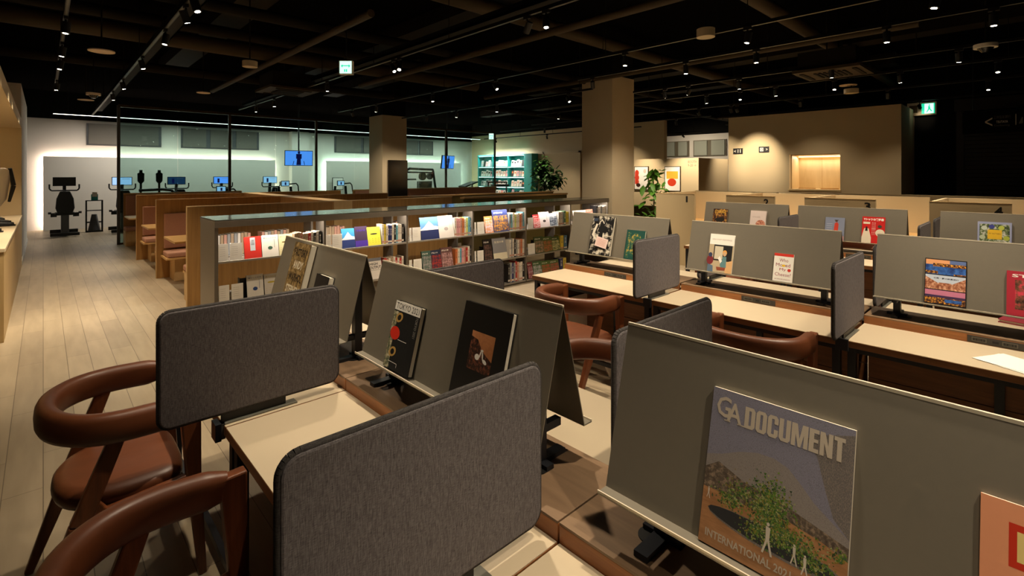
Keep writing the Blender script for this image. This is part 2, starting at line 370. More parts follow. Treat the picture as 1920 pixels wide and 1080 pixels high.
# emergency exit light on the dark wall
ex = thing('exit_light', 'lit green exit light box on the dark wall right of the beige wall', 'exit sign', (13.98, 0, 0))
ya, yb = 2.03, 1.53
MB().box(-.1, .02, yb, ya, 2.92, 3.2, 'beige_plastic').box(-.12, -.1, yb+.32, yb+.46, 2.98, 3.14, 'bronze').build('housing', ex, .004)
b = MB(); b.M = Matrix.Rotation(-PI/2, 4, 'Z')
b.rect(-ya+.25, 2.95, .22, .22, 'exit_green', -.103); b.rect(-ya+.30, 2.955, .15, .21, 'exit_white', -.105)
b.ell(-ya+.38, 3.13, .014, .014, 'exit_green', -.107); b.poly([(-ya+.36, 3.11), (-ya+.39, 3.11), (-ya+.40, 3.05), (-ya+.43, 3.0), (-ya+.41, 2.99), (-ya+.38, 3.04), (-ya+.34, 2.97), (-ya+.325, 2.98), (-ya+.36, 3.05)], 'exit_green', -.107)
b.build('lit_panel', ex)
# hanging exit light over the bookcase and one by the far wall
def hang_exit(x, y, z, wd, hh, label):
    e = thing('exit_light', label, 'exit sign', (x, y, z), -TH)
    b = MB().box(-wd/2-.01, wd/2+.01, -.03, .03, -hh/2-.01, hh/2+.01, 'white_plastic'); b.rect(-wd/2, -hh/2, wd, hh, 'exit_white', -.032)
    b.poly([(-wd*.4, hh*.12), (-wd*.25, hh*.25), (-wd*.25, hh*.16), (wd*.25, hh*.16), (wd*.25, hh*.25), (wd*.4, hh*.12), (wd*.25, -.01), (wd*.25, hh*.08), (-wd*.25, hh*.08), (-wd*.25, -.01)], 'exit_green', -.034)
    b.rect(-wd*.12, -hh*.38, wd*.1, hh*.22, 'exit_green', -.034); b.rect(wd*.03, -hh*.38, wd*.1, hh*.22, 'exit_green', -.034)
    b.build('lit_box', e); MB().cyl((0, 0, hh/2), (0, 0, 4.1-z), .007, 'black_metal').build('hanging_rod', e)
hang_exit(2.81, 6.06, 3.0, .15, .155, 'small white hanging sign with a green two-way arrow')
hang_exit(11.6, 13.4, 2.98, .16, .2, 'small lit sign hanging near the teal bookcase')
# wall signs
def wsign(y, z, txt, label):
    s = thing('wall_sign', label, 'sign', (SX-.012, y, z)); b = MB().box(0, .012, -.46, 0, 0, .28, 'black_metal'); b.M = Matrix.Rotation(-PI/2, 4, 'Z')
    if txt == 'wc':
        b.text('<', .04, .09, .1, .1, 'white_plastic', -.001, .02)
        for k in (0, 1): b.ell(.24+k*.11, .22, .02, .02, 'white_plastic', -.001); b.poly([(.215+k*.11, .19), (.265+k*.11, .19), (.25+k*.11, .05), (.23+k*.11, .05)], 'white_plastic', -.001)
    else:
        b.rect(.05, .05, .16, .18, 'white_plastic', -.001); b.ell(.13, .14, .05, .06, 'black_metal', -.002); b.ell(.13, .14, .035, .045, 'white_plastic', -.003); b.text('>', .32, .09, .08, .11, 'white_plastic', -.001, .02)
    s.scale = (1, .5, .5); b.build('plate', s)
wsign(5.25, 2.14, 'wc', 'black plate with toilet figures at the left of the beige wall'); wsign(4.64, 2.16, 'x', 'black plate with right arrow lit by a spotlight on the beige wall')
# art prints and wall text
def art(y0, y1, z0, z1, k):
    a = thing('framed_print', ['framed print with red scalloped shape beside the leafy plant', 'framed print with yellow block above a red disc'][k], 'picture', (13.96, y1, z0), -PI/2)
    wd, hh = y1-y0, z1-z0
    MB().box(0, wd, 0, .035, 0, hh, 'bronze').build('frame', a)
    b = MB().rect(.02, .02, wd-.04, hh-.04, 'paper', -.001)
    if k: 
        b.rect(.07, hh*.5, wd-.15, hh*.3, col((232, 180, 60)), -.002); b.ell(wd*.47, hh*.36, wd*.27, hh*.155, col((206, 62, 30)), -.003)
    else:
        r = col((200, 60, 36)); b.ell(wd*.2, hh*.72, wd*.14, hh*.13, r, -.002); b.ell(wd*.2, hh*.52, wd*.16, hh*.13, r, -.003); b.ell(wd*.2, hh*.34, wd*.14, hh*.12, r, -.004); b.rect(wd*.06, hh*.25, wd*.14, hh*.5, r, -.005); b.ell(wd*.75, hh*.8, wd*.1, hh*.09, col((222, 190, 176)), -.002); b.ell(wd*.3, hh*.2, wd*.15, hh*.08, col((60, 30, 20)), -.006)
    b.build('print', a)
art(8.53, 9.05, 1.14, 1.89, 0); art(7.44, 7.97, 1.12, 1.88, 1)
b = MB(); b.M = Matrix.Translation((13.995, 7.22, 1.87)) @ Matrix.Rotation(-PI/2, 4, 'Z'); b.text('BOOTH', 0, .1, .27, .08, col((120, 112, 96)), 0); b.text('9-20 →', 0, 0, .26, .07, col((120, 112, 96)), 0)
tag(b.build('wall_lettering'), 'grey lettering BOOTH 9-20 with arrow on the bright wall', 'lettering')
# ------------------------------------------------------------------ left counter with alcove
ct = thing('long_counter', 'long pale wood counter with white top along the left wall', 'counter', (-.28, 5, 0))
MB().box(-.6, 0, 1.95, 7.38, 0, .885, 'counter_oak').build('body', ct); box('worktop', -.62, .01, 1.94, 7.39, .885, .92, 'counter_top', ct, .003)
sf = MB().box(-2.4, -.28, 5, 12.4, 2.46, 2.62, 'cream_panel').build('wall_soffit'); struct(sf)
tag(MB().box(-.95, -.9, 7.5, 12.2, 2.44, 2.46, 'warm_led').build('soffit_light'), 'warm light strip under the soffit above the long counter', 'light')
# ------------------------------------------------------------------ ceiling services
def pipe(y, z, r, x0, x1, m, label, name='ceiling_pipe'):
    tag(MB().cyl((x0, y, z), (x1, y, z), r, m, n=14).build(name), label, 'pipe')
pipe(4.8, 3.75, .1, -3, 16, 'duct_metal', 'dim round pipe crossing the ceiling just beyond the hanging arrow sign')
pipe(8.6, 3.6, .12, -3, 7, 'duct_metal', 'thick dim pipe crossing the ceiling above the three booths')
pipe(8.1, 3.7, .08, -3, 20, 'pipe_black', 'thinner dark pipe beside the thick one above the booths')
pipe(11.2, 3.6, .09, -3, 15, 'pipe_black', 'dark pipe crossing the ceiling in front of the glass partition')
pipe(2.3, 3.7, .09, 3, 16, 'duct_metal', 'dim round pipe crossing above the second desk row')
pipe(6.4, 3.55, .07, -3, 12, 'pipe_black', 'slim dark pipe crossing above the bookcase')
for i, (x, y0, y1, z) in enumerate(((2.0, 6.5, 13, 3.98), (4.4, 2, 13.5, 3.98), (10.2, -1, 10, 3.98), (6.0, 9, 14, 3.98), (12.6, 2, 15, 3.98))):
    tag(MB().box(x-.2, x+.2, y0, y1, z-.11, z+.11, 'pipe_black').build('air_duct'), 'black rectangular air duct running away along the ceiling, %s from the left' % ORD[i], 'duct', 'black ceiling ducts')
for i, (x, y) in enumerate(((8.45, 2.1), (3.2, 9.3), (13.5, 5.5))):
    a = thing('ceiling_air_unit', ['square ceiling air unit above the far desks at right', 'square ceiling air unit above the booths', 'square ceiling air unit near the beige sign wall'][i], 'air conditioner', (x, y, 3.12))
    b = MB().box(-.42, .42, -.42, .42, 0, .04, 'duct_metal').box(-.36, .36, -.36, .36, .04, .3, 'pipe_black'); b.build('casing', a)
    b = MB()
    for k in range(7): b.box(-.22, .22, -.2+k*.06, -.17+k*.06, -.012, 0, 'pipe_black')
    for s in (-1, 1): b.box(-.3, .3, s*.33-.025, s*.33+.025, -.012, 0, 'pipe_black')
    b.build('grille', a); [MB().cyl((k, 0, .3), (k, 0, .98), .01, 'pipe_black').build('hanging_rod', a) for k in (-.3, .3)]
# pipes branching along Y
for i, (x, y0, y1, z, r) in enumerate(((4.7, 2.3, 9.5, 3.45, .05), (7.6, 1, 9, 3.45, .05), (2.6, 5, 12, 3.4, .045))):
    tag(MB().cyl((x, y0, z), (x, y1, z), r, 'duct_metal').build('ceiling_pipe'), 'thin pipe running away along the ceiling, %s of three' % ORD[i], 'pipe', 'thin lengthwise ceiling pipes')
TZ = 3.18
TR = [(.16, -1, 12.5), (1.4, -1, 4.1), (.94, -1, 17), (3.42, -1, 13.2), (5.35, 0, 12), (6.38, -1, 5.2), (7.28, 5.6, 12.2), (8.15, -1, 5.3), (9.35, 0, 9), (11.2, -1, 11), (13.4, -1, 5), (12.9, 6, 9.5), (14.3, 9, 17), (17.5, 8.5, 10.5), (12.12, 10.8, 13.5), (15.6, 5.5, 6.8)]
TN = ['leftmost walkway track', 'added unseen track above the nearest desks', 'big booth-end track with cable tray', 'track between nearest and middle desks', 'track over the bookcase middle', 'track before the farthest desks', 'track toward the television pillar', 'track beside the near pillar', 'track over the numbered booths', 'track before the sign wall', 'track by the dark shutter', 'short track before the art prints', 'added track by the teal bookcase', 'added track by the far windows', 'short track above the potted tree', 'added track behind the sign wall']  # added tracks hold spotlights put in to light dim walls and near desks
for i, (x, y0, y1) in enumerate(TR):
    t = thing('lighting_track', 'black light rail: '+TN[i], 'light track', (x, 0, TZ))
    MB().box(-.017, .017, y0, y1, 0, .035, 'track_metal').box(-.008, .008, y0, y1, -.001, .001, 'clamp_grey').build('rail', t)
    y = y0+.3
    while y < y1: MB().cyl((0, y, .03), (0, y, 4.1-TZ), .005, 'pipe_black', n=6).build('hanging_rod', t); y += 1.8
    if i in (2, 3): MB().box(.06, .2, y0, y1, .12, .15, 'pipe_black').box(.06, .075, y0, y1, .12, .2, 'track_metal').box(.185, .2, y0, y1, .12, .2, 'track_metal').build('cable_tray', t)
# spotlights: x, y, aim offset (dx, dy), watts
WARM = (1, .835, .61)
spot0 = None; SPK = 1.6
def spotlight(x, y, dx, dy, watts, label, cone=62, color=WARM):
    global spot0
    aim = Vector((dx, dy, -2.2)).normalized(); q = aim.to_track_quat('-Z', 'Y')
    if spot0 is None:
        s = bpy.data.objects.new('track_spotlight', None); C.objects.link(s); s.empty_display_size = .05
        s.rotation_mode = 'QUATERNION'
        MB().cyl((0, 0, -.035), (0, 0, .075), .034, 'black_metal', n=16, caps=False).cyl((0, 0, .074), (0, 0, .076), .034, 'black_metal', n=16).cyl((0, 0, -.0351), (0, 0, -.03), .0339, 'black_metal', n=16).build('lamp_head', s)
        MB().cyl((0, 0, -.037), (0, 0, -.0352), .021, 'spot_lens', n=16).build('lens', s)
        MB().cyl((0, 0, .03), (0, 0, .105), .01, 'black_metal', n=8).box(-.015, .015, -.04, .04, .10, .132, 'black_metal').build('mount', s)
        spot0 = s; s.rotation_mode = 'QUATERNION'
    else:
        s = dup(spot0, (x, y, 3.05))
    s.location = (x, y, 3.05); s.rotation_quaternion = q
    for ch in s.children:
        if ch.name.startswith('mount'): ch.rotation_mode = 'QUATERNION'; ch.rotation_quaternion = q.inverted()
    tag(s, label, 'spotlight', 'track spotlights')
    if watts:
        l = bpy.data.lights.new('spot', 'SPOT'); l.energy = watts*SPK; l.color = color; l.spot_size = math.radians(min(150, cone+14)); l.spot_blend = .9; l.shadow_soft_size = .03
        lo = bpy.data.objects.new('lamp_light', l); C.objects.link(lo); lo.parent = s; lo.location = (0, 0, -.05)
SP = [  # visible ones first, then unseen ones over near desks and ones added for brightness
 (.15, 6.5, -.2, 0, 150, 60), (.16, 7.8, -.3, .2, 150, 60), (.16, 8.78, -.3, 0, 150, 60), (.16, 11, -.3, .3, 110, 60),
 (1.05, 4.88, .5, -.5, 120, 66), (.93, 6.34, -.4, 0, 150, 66), (.94, 8.01, .5, 0, 110, 66), (.94, 10.13, .5, 0, 110, 66), (.93, 11.77, .3, .3, 70, 66),
 (3.4, 8.09, .2, .2, 80, 66), (3.44, 10.68, 0, 0, 80, 66), (3.42, 11.87, 0, .3, 60, 66), (3.43, 3.42, .3, 1.6, 170, 60), (3.42, 3.17, -.2, -.3, 150, 70),
 (3.41, 5.95, .1, -1.3, 90, 60), (3.4, 5.8, -.9, -1.0, 90, 60), (5.34, 6.06, .2, -1.4, 100, 66), (5.36, 7.87, 0, -.2, 40, 66), (5.35, 10.06, 0, .5, 60, 66),
 (7.3, 8.22, 0, .2, 50, 66), (7.28, 6.16, 0, -1.4, 90, 60), (8.14, 4.64, .7, 0, 60, 66), (9.24, 8.24, 0, .4, 50, 66), (7.21, 9.69, 0, .4, 50, 66),
 (6.37, 1.1, .0, 0, 110, 76), (6.4, 2.4, .0, 0, 110, 76), (6.31, 3.32, 0, 0, 90, 76), (8.15, 2.04, .5, 0, 60, 76), (8.16, 3.33, .5, 0, 60, 76), (8.23, .69, .4, 0, 60, 76),
 (9.33, 3.19, .4, 0, 50, 76), (9.43, 1.45, .4, 0, 50, 76), (9.31, 4.44, .4, 0, 50, 76), (11.2, 4.62, 2.7, .1, 120, 34), (11.2, 4.75, 1.6, .0, 60, 60), (11.23, 3.35, 1.2, 0, 22, 70), (11.22, 1.91, .8, 0, 22, 70), (11.37, .59, -.4, 0, 20, 66), (11.2, 5.5, 2.7, -.2, 60, 30), (13.4, 1.75, 6, 0, 4, 30),  # wide second wash on the sign wall and the last spot are added lamps
 (12.9, 8.5, 1.2, .2, 170, 50), (12.9, 7.0, 1.3, .3, 230, 50), (14.3, 10.6, 2.2, 0, 70, 60), (17.5, 9.2, 5.5, 0, 90, 80), (17.5, 10.0, 5.5, 1.0, 60, 80), (15.6, 6.0, 0, 1.9, 90, 60), (.16, -.3, .9, -.1, 30, 50), (.16, 2.0, .8, .2, 50, 50), (.16, 3.2, .8, .2, 50, 50), (14.3, 13.2, .9, .3, 60, 60), (14.3, 9.6, .6, -2.2, 110, 60), (12.12, 11.3, .7, .5, 90, 60), (14.3, 16.2, 1.9, .2, 90, 55),  # far-window, wall and near walkway spots added to brighten dim surfaces
 (6.4, 4.9, 1.2, .7, 90, 60), (8.15, 4.2, .1, 1.2, 60, 60), (5.35, 11.2, 1.6, 1.2, 110, 60), (7.28, 11.0, .2, 1.4, 90, 60), (9.3, 2.3, -.5, 0, 90, 76), (9.35, .4, -.5, 0, 90, 76), (9.3, 3.8, -.4, 0, 80, 76), (1.4, 3.0, -.25, 0, 105, 60), (1.4, 1.75, -.25, 0, 105, 60), (1.4, .45, -.3, -.2, 95, 60), (.94, -.6, -.1, .7, 70, 50), (3.42, 1.75, -.05, .5, 140, 70), (3.42, .45, -.05, .5, 140, 70), (3.42, -.3, 0, .1, 110, 60), (5.35, 2.1, -.2, .4, 110, 60), (5.35, .6, -.2, .4, 110, 60), (5.35, 3.6, -.2, 0, 60, 60), (6.4, .3, 0, 0, 100, 70), (.94, 5.3, .8, .3, 110, 50)]  # short desk-track spots and the one over the papers are added
for i, (x, y, dx, dy, wt, cn) in enumerate(SP):
    tr = min(range(len(TR)), key=lambda k: abs(TR[k][0]-x)); k = sum(1 for s in SP if min(range(len(TR)), key=lambda q: abs(TR[q][0]-s[0])) == tr and s[1] < y)
    if abs(TR[tr][0]-x) < .2: x = TR[tr][0]
    spotlight(x, y, dx, dy, wt, 'black spotlight, %s from the near end of the %s' % (ORD[k], TN[tr]), cn)
# round ceiling speakers, detectors
def disc(x, y, z, r, hh, m, label, cat, name):
    t = thing(name, label, cat, (x, y, z)); MB().cyl((0, 0, 0), (0, 0, hh), r, m, n=24).build('body', t, .003)
    MB().cyl((0, 0, hh), (0, 0, 4.1-z), .008, 'pipe_black', n=6).build('hanging_rod', t); return t
disc(.47, 7.12, 3.0, .12, .012, 'disc_white', 'pale round disc hanging above the walkway, nearest of the row', 'ceiling disc', 'ceiling_disc')
disc(.57, 12.0, 3.0, .12, .012, 'disc_white', 'pale round disc hanging farthest down the walkway', 'ceiling disc', 'ceiling_disc')
disc(1.95, 9.6, 3.0, .1, .012, 'disc_white', 'pale round disc hanging over the middle booth', 'ceiling disc', 'ceiling_disc')
disc(9.3, 2.1, 3.05, .12, .012, 'disc_white', 'pale round disc hanging above a smoke detector by the beige wall', 'ceiling disc', 'ceiling_disc')
disc(1.86, 6.7, 2.97, .085, .07, 'beige_plastic', 'beige round wireless device hanging left of the arrow sign', 'detector', 'ceiling_detector')
disc(4.7, 2.24, 2.98, .085, .08, 'beige_plastic', 'beige round device hanging above the near pillar', 'detector', 'ceiling_detector')
disc(9.35, 2.07, 2.93, .1, .07, 'beige_plastic', 'beige round device under the pale disc by the beige wall', 'detector', 'ceiling_detector')
t = disc(7.36, .41, 3.0, .1, .04, 'white_plastic', 'white dome camera hanging at the upper right', 'camera', 'dome_camera'); MB().cyl((0, 0, -.05), (0, 0, 0), .03, 'tv_black', r1=.07, n=20).build('dome', t)
t = disc(.62, 11.0, 2.98, .1, .04, 'white_plastic', 'round white camera at the far end of the walkway ceiling', 'camera', 'dome_camera'); MB().cyl((0, 0, -.05), (0, 0, 0), .03, 'tv_black', r1=.07, n=20).build('dome', t)
# long LED line in the gym
ls = thing('linear_ceiling_light', 'long thin white light line running across the gym ceiling', 'light', (0, 18.5, 3.3))
box('lit_strip', .2, 15.3, -.02, .02, -.01, .0, 'strip_led', ls); box('profile', .2, 15.3, -.03, .03, 0, .03, 'track_metal', ls)
for x in (.5, 4, 8, 12, 15): MB().cyl((x, 0, .03), (x, 0, .8), .005, 'pipe_black', n=6).build('hanging_rod', ls)
for i, (x, pw) in enumerate(((3.2, 150), (8.0, 150), (12.8, 150))):
    l = bpy.data.lights.new('strip', 'AREA'); l.shape = 'RECTANGLE'; l.size = 4.6; l.size_y = .04; l.energy = pw*.75; l.color = (1, .93, .82)
    lo = bpy.data.objects.new('lamp_light', l); C.objects.link(lo); lo.location = (x, 18.5, 3.28)
#@@PART2
# ------------------------------------------------------------------ desk rows
RXS = [1.09, 3.86, 6.65]; SEAM = [[3.255, 2.045, .835, -.375], [3.21, 1.99, .77, -.45], [3.18, 1.97, .76, -.45]]
BC = [[2.66, 1.465, .2], [2.675, 1.43, .19], [2.64, 1.49, .18]]
RN = ['nearest desk row', 'middle desk row', 'farthest desk row']; PN = ['far left end', 'middle', 'right end']
def make_desk():
    d = thing('shared_desk', '', 'desk')
    L = 1.205
    for s in (-1, 1):
        xs = sorted((s*.605, s*.146)); o = MB().box(xs[0], xs[1], .0, L, .686, .722, 'desk_edge').build('worktop', d, .002)
        o2 = MB().box(xs[0]+.0015, xs[1]-.0015, .0015, L-.0015, .7215, .7235, 'desk_laminate').build('laminate', o)
        xr = sorted((s*.146, s*.13)); MB().box(xr[0], xr[1], .0, L, .70, .768, 'rail_wood').build('rail', d, .001)
        u = MB().box(*sorted((s*.15, s*.14)), .5, .73, .728, .764, 'outlet_grey')
        for k in (.54, .57, .66, .69): u.box(*sorted((s*.1515, s*.149)), k, k+.004, .741, .752, 'outlet_slot').box(*sorted((s*.1515, s*.149)), k+.011, k+.015, .741, .752, 'outlet_slot')
        [u.box(*sorted((s*.1508, s*.149)), k0, k1, .736, .757, 'clamp_grey').box(*sorted((s*.1511, s*.149)), k0+.003, k1-.003, .739, .754, 'outlet_grey') for k0, k1 in ((.533, .592), (.653, .712))]
        u.box(*sorted((s*.1515, s*.149)), .605, .63, .74, .752, 'outlet_slot').build('power_outlet', d)
        for y in (.03, L-.03): MB().box(s*.56-.02, s*.56+.02, y-.02, y+.02, 0, .694, 'dark_steel').build('leg', d, .002)
        MB().box(s*.56-.015, s*.56+.015, .05, L-.05, .655, .694, 'dark_steel').box(s*.56-.012, s*.56+.012, .05, L-.05, .10, .13, 'dark_steel').build('rail_bar', d)
        m = MB(); 
        for z0, z1 in ((.12, .39), (.395, .67)): m.box(*sorted((s*.135, s*.118)), .02, L-.02, z0, z1, 'panel_wood')
        m.build('modesty_panel', d)
        MB().box(*sorted((s*.16, s*.134)), L/2-.02, L/2+.02, 0, .69, 'dark_steel').build('centre_post', d)
    MB().box(-.146, .146, .0, L, .768, .775, 'centre_wood').build('centre_top', d, .001)
    for y in (.19, 1.02): MB().cyl((-.02, y, .775), (-.02, y, .778), .032, 'grommet_black', n=24).build('cable_grommet', d)
    return d
desk0 = None
for r in range(3):
    for m in range(3):
        lb = 'long %s with wood rail, %s' % (['desk module in the nearest row', 'desk module in the middle row', 'desk module in the farthest row'][r], ['far end next to the bookcase' if r < 2 else 'far left end', 'middle module', 'right-hand module by the picture edge'][m])
        if desk0 is None: desk0 = make_desk(); d = desk0; d.location = (RXS[r], SEAM[r][m+1], 0); d['label'] = lb
        else: d = dup(desk0, (RXS[r], SEAM[r][m+1], 0), label=lb)
        d['group'] = 'shared desk modules'
# A-shaped display stands on the desks
AL = math.atan(.098/.38); ZT = 1.27; ZB = .895; HW = .098; BL = 1.045
def make_stand():
    d = thing('display_stand', '', 'book display')
    for s in (-1, 1):
        m = MB()
        v = [(s*HW, 0, 0), (s*.0, 0, .375), (s*(HW-.004), 0, 0), (s*-.0035, 0, .371)]
        V = []
        for y in (-BL/2, BL/2): V += [(s*HW, y, 0), (s*.001, y, .375), (s*.001, y, .370), (s*(HW-.0035), y, 0)]
        m.add(V, [(0, 1, 2, 3), (7, 6, 5, 4), (0, 4, 5, 1), (1, 5, 6, 2), (2, 6, 7, 3), (3, 7, 4, 0)], 'board_steel').build('display_board', d)
        xs = sorted((s*(HW-.004), s*(HW+.034))); b = MB().box(xs[0], xs[1], -BL/2, BL/2, -.004, .0, 'board_steel'); xs = sorted((s*(HW+.031), s*(HW+.034))); b.box(xs[0], xs[1], -BL/2, BL/2, -.004, .005, 'board_lit_edge'); b.build('ledge', d)
    MB().box(-.003, .003, -BL/2, BL/2, .371, .377, 'board_lit_edge').build('top_edge', d)
    for y in (-BL/2+.1, BL/2-.1):
        MB().box(-.018, .018, y-.018, y+.018, -.118, .30, 'dark_steel').build('post', d)
        b = MB().bar((-.105, y-.0, -.112), (.105, y+.0, -.112), .035, .014, 'dark_steel'); b.bar((0, y-.05, -.112), (0, y+.05, -.112), .03, .014, 'dark_steel', side=(1, 0, 0)); b.build('foot', d)
        MB().box(-.09, .09, y-.012, y+.012, -.03, -.006, 'dark_steel').build('cross_bar', d)
    return d
SL = [['holding the brown artist book', 'holding the black photo book', 'holding the architecture magazine'],
      ['with the pinned collage book', 'with the cheese book', 'with the city views book'],
      ['with the bouquet book', 'holding the red T-shirt book', 'holding the yellow-labelled pattern book']]
stand0 = None
for r in range(3):
    for m in range(3):
        lb = 'A-shaped steel stand on the %s %s' % (RN[r], SL[r][m]); loc = (RXS[r], BC[r][m], ZB)
        if stand0 is None: stand0 = make_stand(); d = stand0; d.location = loc; d['label'] = lb
        else: d = dup(stand0, loc, label=lb)
        d['group'] = 'A-shaped display stands'
# fabric screens
def make_screen():
    d = thing('desk_screen', '', 'desk screen')
    MB().prism(rrect(0, .635, .04, .445, .035), -.011, .011, 'screen_fabric').build('fabric_panel', d, .005)
    pts = rrect(0, .635, .04, .445, .035); pts.append(pts[0]); MB().tube([(x, 0, z) for x, z in pts], .0085, 'screen_piping', 6).build('piping', d)
    MB().box(.185, .46, -.022, .022, 0, .006, 'clamp_grey').box(.19, .42, -.005, .005, .006, .05, 'gym_black').box(.185, .20, -.022, .022, -.05, .006, 'clamp_grey').box(.165, .185, -.03, .03, -.052, .012, 'dark_steel').build('clamp', d, .001)
    return d
scr0 = None
SY = [[2.085, .885], [1.985, .76], [1.97, .77]]
for r in range(3):
    for s in (-1, 1):
        for m in range(2):
            if r == 2 and s == 1: pass
            lb = 'grey fabric desk screen, %s side of the %s, %s of two' % ('near' if s < 0 else 'far', RN[r], ['left and farther', 'right and nearer'][m])
            loc = (RXS[r]+s*.80, SY[r][m], .723); rz = 0 if s < 0 else PI
            if scr0 is None: scr0 = make_screen(); d = scr0; d.location = loc; d.rotation_euler = (0, 0, rz); d['label'] = lb
            else: d = dup(scr0, loc, rz, lb)
            d['group'] = 'fabric desk screens'
# ------------------------------------------------------------------ chairs
def sweep(path, sec, m, mb, closed=False):
    """path: list of (point, up, half_w, half_h); sec: unit section"""
    rings = []; n = len(sec); P = [Vector(p[0]) for p in path]
    for i, (p, up, a, b) in enumerate(path):
        t = (P[min(i+1, len(P)-1)]-P[max(i-1, 0)]).normalized(); u = (Vector(up)-t*Vector(up).dot(t)).normalized(); q = t.cross(u)
        rings += [tuple(P[i]+q*cx*a+u*cz*b) for cx, cz in sec]
    k = len(path); fs = [(j*n+i, j*n+(i+1) % n, (j+1)*n+(i+1) % n, (j+1)*n+i) for j in range(k-1) for i in range(n)]
    mb.add(rings, fs, m, True); mb.add(rings, [tuple(range(n))[::-1], tuple(range((k-1)*n, k*n))], m)
    return mb
SE = [(math.copysign(abs(math.cos(t))**.7, math.cos(t)), math.copysign(abs(math.sin(t))**.7, math.sin(t))) for t in [2*PI*i/14 for i in range(14)]]
def make_chair():
    d = thing('armchair', '', 'chair')
    # curved leather back and arms
    pts = []
    for i in range(49):
        t = -1+2*i/48; a = abs(t); s = 1 if t > 0 else -1
        if a < .60:
            an = a/.60*PI/2; x = .015-.255*math.sin(PI/2-an)**.85; y = s*.285*math.sin(an)
        else:
            g = (a-.60)/.40; x = .015+.155*g; y = s*(.285-.012*g*g)
        k = max(0, (a-.86)/.14)
        z = .718-.012*a; tw = .25+.0*a; hw = .034-.012*k; hh = .056-.014*k
        pts.append(((x, y, z), (tw*.6*(-x-.1) if a < .5 else 0, -s*.12*a, 1), hw, hh))
    sweep(pts, SE, 'leather', MB()).build('backrest', d)
    out = []
    for i in range(48):
        an = 2*PI*i/48; cx, sn = math.cos(an), math.sin(an)
        x = (.19 if cx > 0 else .225)*math.copysign(abs(cx)**(.35 if cx > 0 else .9), cx)-.0; y = .255*math.copysign(abs(sn)**(.6 if cx > 0 else .85), sn)
        out.append((x, y))
    n = 48; V = [(x*k, y*k, z) for k, z in ((.88, .395), (.97, .405), (1, .425), (.985, .448), (.93, .462), (.8, .470), (.4, .468), (.05, .466)) for x, y in out]
    fs = [(j*n+i, j*n+(i+1) % n, (j+1)*n+(i+1) % n, (j+1)*n+i) for j in range(7) for i in range(n)]
    MB().add(V, fs, 'leather', True).add(V, [tuple(range(n))[::-1], tuple(range(7*n, 8*n))], 'leather', True).build('seat', d)
    for s in (-1, 1):
        MB().bar((.235, s*.25, 0), (.20, s*.268, .42), .026, .03, 'walnut', .034, .052).bar((.20, s*.268, .42), (.185, s*.272, .738), .034, .052, 'walnut', .044, .075).build('leg', d, .006)
        MB().bar((-.29, s*.235, 0), (-.150, s*.262, .385), .026, .03, 'walnut', .034, .062).bar((-.150, s*.262, .385), (-.035, s*.278, .70), .034, .062, 'walnut', .03, .052).build('leg', d, .006)
        MB().bar((-.15, s*.262, .385), (.205, s*.266, .415), .03, .055, 'walnut').prism([(-.13, .36), (-.05, .385), (-.10, .46), (-.14, .46)], s*.262-.013, s*.262+.013, 'walnut').build('side_rail', d, .005)
    MB().bar((.17, -.255, .385), (.17, .255, .385), .03, .022, 'walnut', side=(0, 0, 1)).bar((-.14, -.255, .375), (-.14, .255, .375), .03, .022, 'walnut', side=(0, 0, 1)).build('seat_frame', d, .003)
    return d
ch0 = None
for x, y, rz, lb in ((.245, 2.63, 0, 'brown leather armchair at the far left desk, standing on the bright walkway floor'), (.235, 1.42, 0, 'brown leather armchair cut by the bottom edge in front of the big fabric screen'),
                     (2.93, 2.42, 0, 'brown leather armchair at the middle desk row, nearest the bookcase'), (3.02, 1.17, 0, 'brown leather armchair at the middle desk row, half hidden behind the big display stand'),
                     (1.955, 1.46, PI, 'orange-brown leather armchair on the far side of the nearest desk row'), (7.6, 1.68, PI, 'brown armchair on the far side of the farthest desk row, beside the red T-shirt book'),
                     (1.96, 2.62, PI, 'brown armchair behind the far end of the nearest desk row'), (5.8, 2.55, 0, 'brown armchair hidden mostly behind the middle row display stands')):
    if ch0 is None: ch0 = make_chair(); c = ch0; c.location = (x, y, 0); c['label'] = lb
    else: c = dup(ch0, (x, y, 0), rz, lb)
    c['group'] = 'leather armchairs'
# ------------------------------------------------------------------ books
def book(name, wd, hh, th, cover, label, art=None, spine=None, cat='book', pages='pages', soft=False):
    t = thing(name, label, cat)
    b = MB(); b.ky = .4
    ins = .0 if soft else .003
    cvt = .0008 if soft else .0025
    b.box(0, wd, 0, cvt, 0, hh, cover).box(0, wd, th-cvt, th, 0, hh, cover).box(0, cvt, 0, th, 0, hh, spine or cover)
    if art: art(b, wd, hh)
    b.build('cover', t)
    MB().box(cvt, wd-ins, cvt, th-cvt, ins, hh-ins, pages).build('pages', t)
    return t
def on_board(t, r, px_left, th, y=None):
    z0 = ZB+.001; xs = RXS[r]-HW-.001
    if y is None: y = Yat(px_left, RXS[r]-HW*.5)
    t.location = (xs-th*math.cos(AL), y, z0+th*math.sin(AL)); t.rotation_euler = (-AL, 0, -PI/2)
def A_factory(b, w, h):
    noisy('cover_factory', (84, 66, 36), (168, 140, 92), 40, (126, 102, 62)); b.rect(0, 0, w, h, 'cover_factory')
    k = col((14, 12, 10)); p = col((214, 202, 176)); q = col((150, 140, 116))
    for s, z, m in (('FACTORY', .80, k), ('ANDY', .62, p), ('WARHOL', .44, k), ('STEPHEN', .26, p), ('SHORE', .09, q)): b.text(s, w*.10 if s != 'ANDY' else w*.22, h*z, w*(.82 if s != 'ANDY' else .6), h*.115, m, -.0012, .03)
